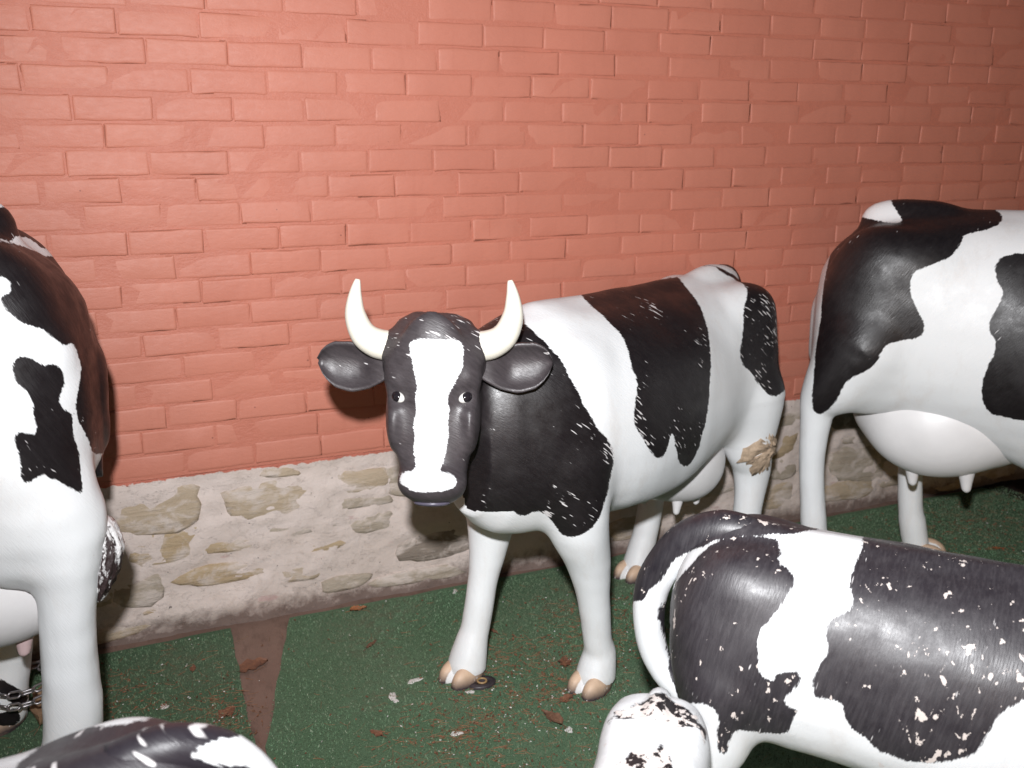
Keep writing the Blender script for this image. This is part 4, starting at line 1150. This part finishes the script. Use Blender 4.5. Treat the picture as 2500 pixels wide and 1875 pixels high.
LEAVES = [  # x, y, z, length, width, curl, material, yaw, lobes, label
    (.235, -.245, .001, .105, .055, .40, 0, .25, 3, 'large curled brown leaf on the bare strip between the mats'),
    (1.115, -.60, MATZ, .055, .038, .75, 0, 1.2, 2, 'crumpled reddish leaf behind the hoof of the horned cow'),
    (.965, -.84, MATZ, .075, .035, .6, 1, 1.9, 0, 'dark brown curled leaf with a bent stalk on the turf, beside the arched tail'),
    (.615, -.030, .006, .06, .03, .7, 3, .1, 0, 'orange leaf scrap against the foot of the stone footing'),
    (.60, -.27, MATZ, .06, .016, .5, 1, .75, 0, 'narrow dark leaf lying on open turf left of the horned cow'),
    (.985, -.34, MATZ, .04, .013, .4, 1, 1.9, 0, 'tiny dark leaf on the turf between the horned cow legs'),
    (1.04, -.77, MATZ, .05, .026, .6, 0, .3, 2, 'flat reddish leaf in front of the left hoof'),
    (3.02, -.50, MATZ, .055, .018, .3, 3, -.4, 0, 'bright orange leaf on the turf under the tall cow'),
    (2.52, -.03, .006, .05, .032, .7, 3, .5, 0, 'orange leaf scrap behind the hind leg of the tall cow'),
    (1.33, -.32, MATZ, .025, .012, .4, 3, .5, 0, 'small red leaf scrap on the turf right of the front legs'),
    (.50, -.72, MATZ, .045, .02, .5, 0, 2.2, 2, 'rusty leaf at the near left corner of the large mat'),
    (.14, -.47, MATZ, .06, .04, .35, 0, .8, 2, 'flat rusty leaf near the corner of the smaller mat'),
    (.07, -.20, MATZ, .035, .018, .5, 0, 1.4, 0, 'little rust brown leaf on the smaller mat by the footing'),
]
for i, (x, y, z, L, W, cu, m, yw, lb, lab) in enumerate(LEAVES):
    me = leaf_mesh(i, L, W * 1.1, cu * .45, lb); me.materials.append(M_leaf[m])
    tag(link('dry_leaf', me, None, (x, y, z), (0, 0, yw)), lab, 'leaf', 'dry leaves on the ground')

# curled bark beside the chained leg
me = leaf_mesh(77, .16, .09, .9, 3); me.materials.append(M_leaf[2])
tag(link('bark_piece', me, None, (BARK[0], BARK[1], MATZ), (0, .0, 1.3)), 'rough curled piece of bark beside the chained leg', 'bark')

def chip_mesh(seed, s_):
    r = random.Random(seed); n = 9; V = []; F = []
    for k, (q, z) in enumerate(((1, 0), (.92, .004), (.4, .0075))):
        for i in range(n):
            a = 2*math.pi*i/n; rr = s_ * q * (1 + .35*math.sin(2*a+seed) + .2*math.sin(3*a+2*seed))
            V.append((rr*math.cos(a), rr*math.sin(a)*.7, z*s_*40*.2 + r.gauss(0, .0004)))
    for k in range(2):
        for i in range(n): F.append((k*n+i, k*n+(i+1) % n, (k+1)*n+(i+1) % n, (k+1)*n+i))
    F.append(tuple(range(2*n, 3*n)))
    return mesh_from('paint_chip', V, F, M_chip)
CHIPS = [(.667, -.513, .020, 'white paint chip on the turf left of the right front hoof'), (.587, -.573, .022, 'larger white paint chip near the left edge of the large mat'),
         (.70, -.80, .017, 'white paint chip in the needles at the front of the mat'), (.985, -.90, .015, 'white chip on the turf close to the mottled calf'),
         (-.02, -.37, .016, 'white chip on the smaller mat in front of the footing'), (.80, -.63, .014, 'sliver of white paint under the right front hoof'),
         (.96, -.03, .014, 'pale chip on the mat edge below the footing'), (3.1, -.56, .013, 'white chip on the dark turf under the tall cow'), (-.13, -.42, .012, 'pale chip beside the standing hind leg of the chained cow')]
for i, (x, y, s_, lab) in enumerate(CHIPS):
    tag(link('paint_chip', chip_mesh(i+1, s_), None, (x, y, MATZ), (0, 0, i*1.7)), lab, 'paint chip', 'white paint chips on the turf')

# bolt-down plate by the hoof
M_rust = plain_paint('dark_rubber', (.045, .035, .04), .45, .3, 40, .3)
pl = empty('anchor_plate', (PLATE[0], PLATE[1], MATZ))
tag(pl, 'dark oval anchor plate with a ring beside the right front hoof', 'anchor plate')
V = []; F = []; n = 28
for rr, z in ((1, 0), (1, .007), (.9, .010), (.45, .010), (.42, .006)):
    for i in range(n):
        a = 2*math.pi*i/n; V.append((.042*rr*math.cos(a), .030*rr*math.sin(a), z))
for k in range(4):
    for i in range(n): F.append((k*n+i, k*n+(i+1) % n, (k+1)*n+(i+1) % n, (k+1)*n+i))
F.append(tuple(range(4*n, 5*n)))
link('plate', mesh_from('plate', V, F, M_rust), pl)
V = []; F = []; n, m = 20, 8
for i in range(n):
    a = 2*math.pi*i/n
    for j in range(m):
        b = 2*math.pi*j/m; R_ = .013 + .003*math.cos(b); V.append((R_*math.cos(a), R_*math.sin(a), .011 + .003*math.sin(b)))
for i in range(n):
    for j in range(m): F.append((i*m+j, i*m+(j+1) % m, ((i+1) % n)*m+(j+1) % m, ((i+1) % n)*m+j))
link('ring', mesh_from('ring', V, F, plain_paint('brass_ring', (.35, .22, .10), .4)), pl)

# needles, straw and crumbs: nobody could count them
def litter(name, n, mat, lens, wid, seed, clusters, spread, z=MATZ):
    r = random.Random(seed); V = []; F = []
    for _ in range(n):
        if r.random() < .72:
            cx, cy, sx, sy = r.choice(clusters); x, y = r.gauss(cx, sx), r.gauss(cy, sy)
        else: x, y = r.uniform(*spread[0]), r.uniform(*spread[1])
        if y > -.012 or y < -2.6: continue
        zz = .0005 if (.20 < x < .385 and y > -.62) else z
        a = r.uniform(0, math.pi*2); L = r.uniform(*lens); w_ = wid * r.uniform(.6, 1.3); bend = r.gauss(0, .25)
        p = Vector((x, y, zz + r.uniform(.0008, .006)))
        d = Vector((math.cos(a), math.sin(a), r.gauss(0, .05))); d2 = Vector((math.cos(a+bend), math.sin(a+bend), r.gauss(0, .04)))
        pts = [p - d*L*.5, p, p + d2*L*.5]
        b = len(V)
        for q in pts:
            s_ = Vector((-d.y, d.x, 0)) * w_ * .5
            V += [tuple(q - s_), tuple(q + s_), tuple(q + Vector((0, 0, w_*.8)))]
        for k in range(2):
            o = b + 3*k
            F += [(o, o+3, o+5, o+2), (o+1, o+2, o+5, o+4), (o, o+1, o+4, o+3)]
    return tag(link(name, mesh_from(name, V, F, mat)), kind='stuff')
CL = [(.72, -.80, .09, .06), (.98, -.52, .13, .08), (1.04, -.73, .08, .08), (1.35, -.36, .12, .10), (.85, -.68, .12, .09), (1.25, -.60, .12, .10), (-.12, -.28, .10, .10), (.12, -.46, .06, .10), (2.9, -.45, .3, .2), (3.1, -.25, .25, .12), (.6, -.95, .15, .12), (.9, -1.0, .2, .1)]
SP = ((-.6, 3.6), (-1.5, -.02))
litter('pine_needles', 2600, leaf_mat('needle_rust', (.38, .19, .10), (.26, .12, .065)), (.010, .042), .0010, 21, CL, SP)
litter('straw', 240, leaf_mat('straw_tan', (.33, .21, .12), (.24, .14, .08)), (.02, .07), .0010, 22, CL, SP)
litter('leaf_crumbs', 1500, leaf_mat('crumb_brown', (.24, .10, .05), (.14, .07, .04)), (.003, .010), .0042, 23, CL, SP)
litter('pale_crumbs', 330, M_chip, (.002, .006), .003, 24, CL + [(.35, -.012, .4, .02)], SP)
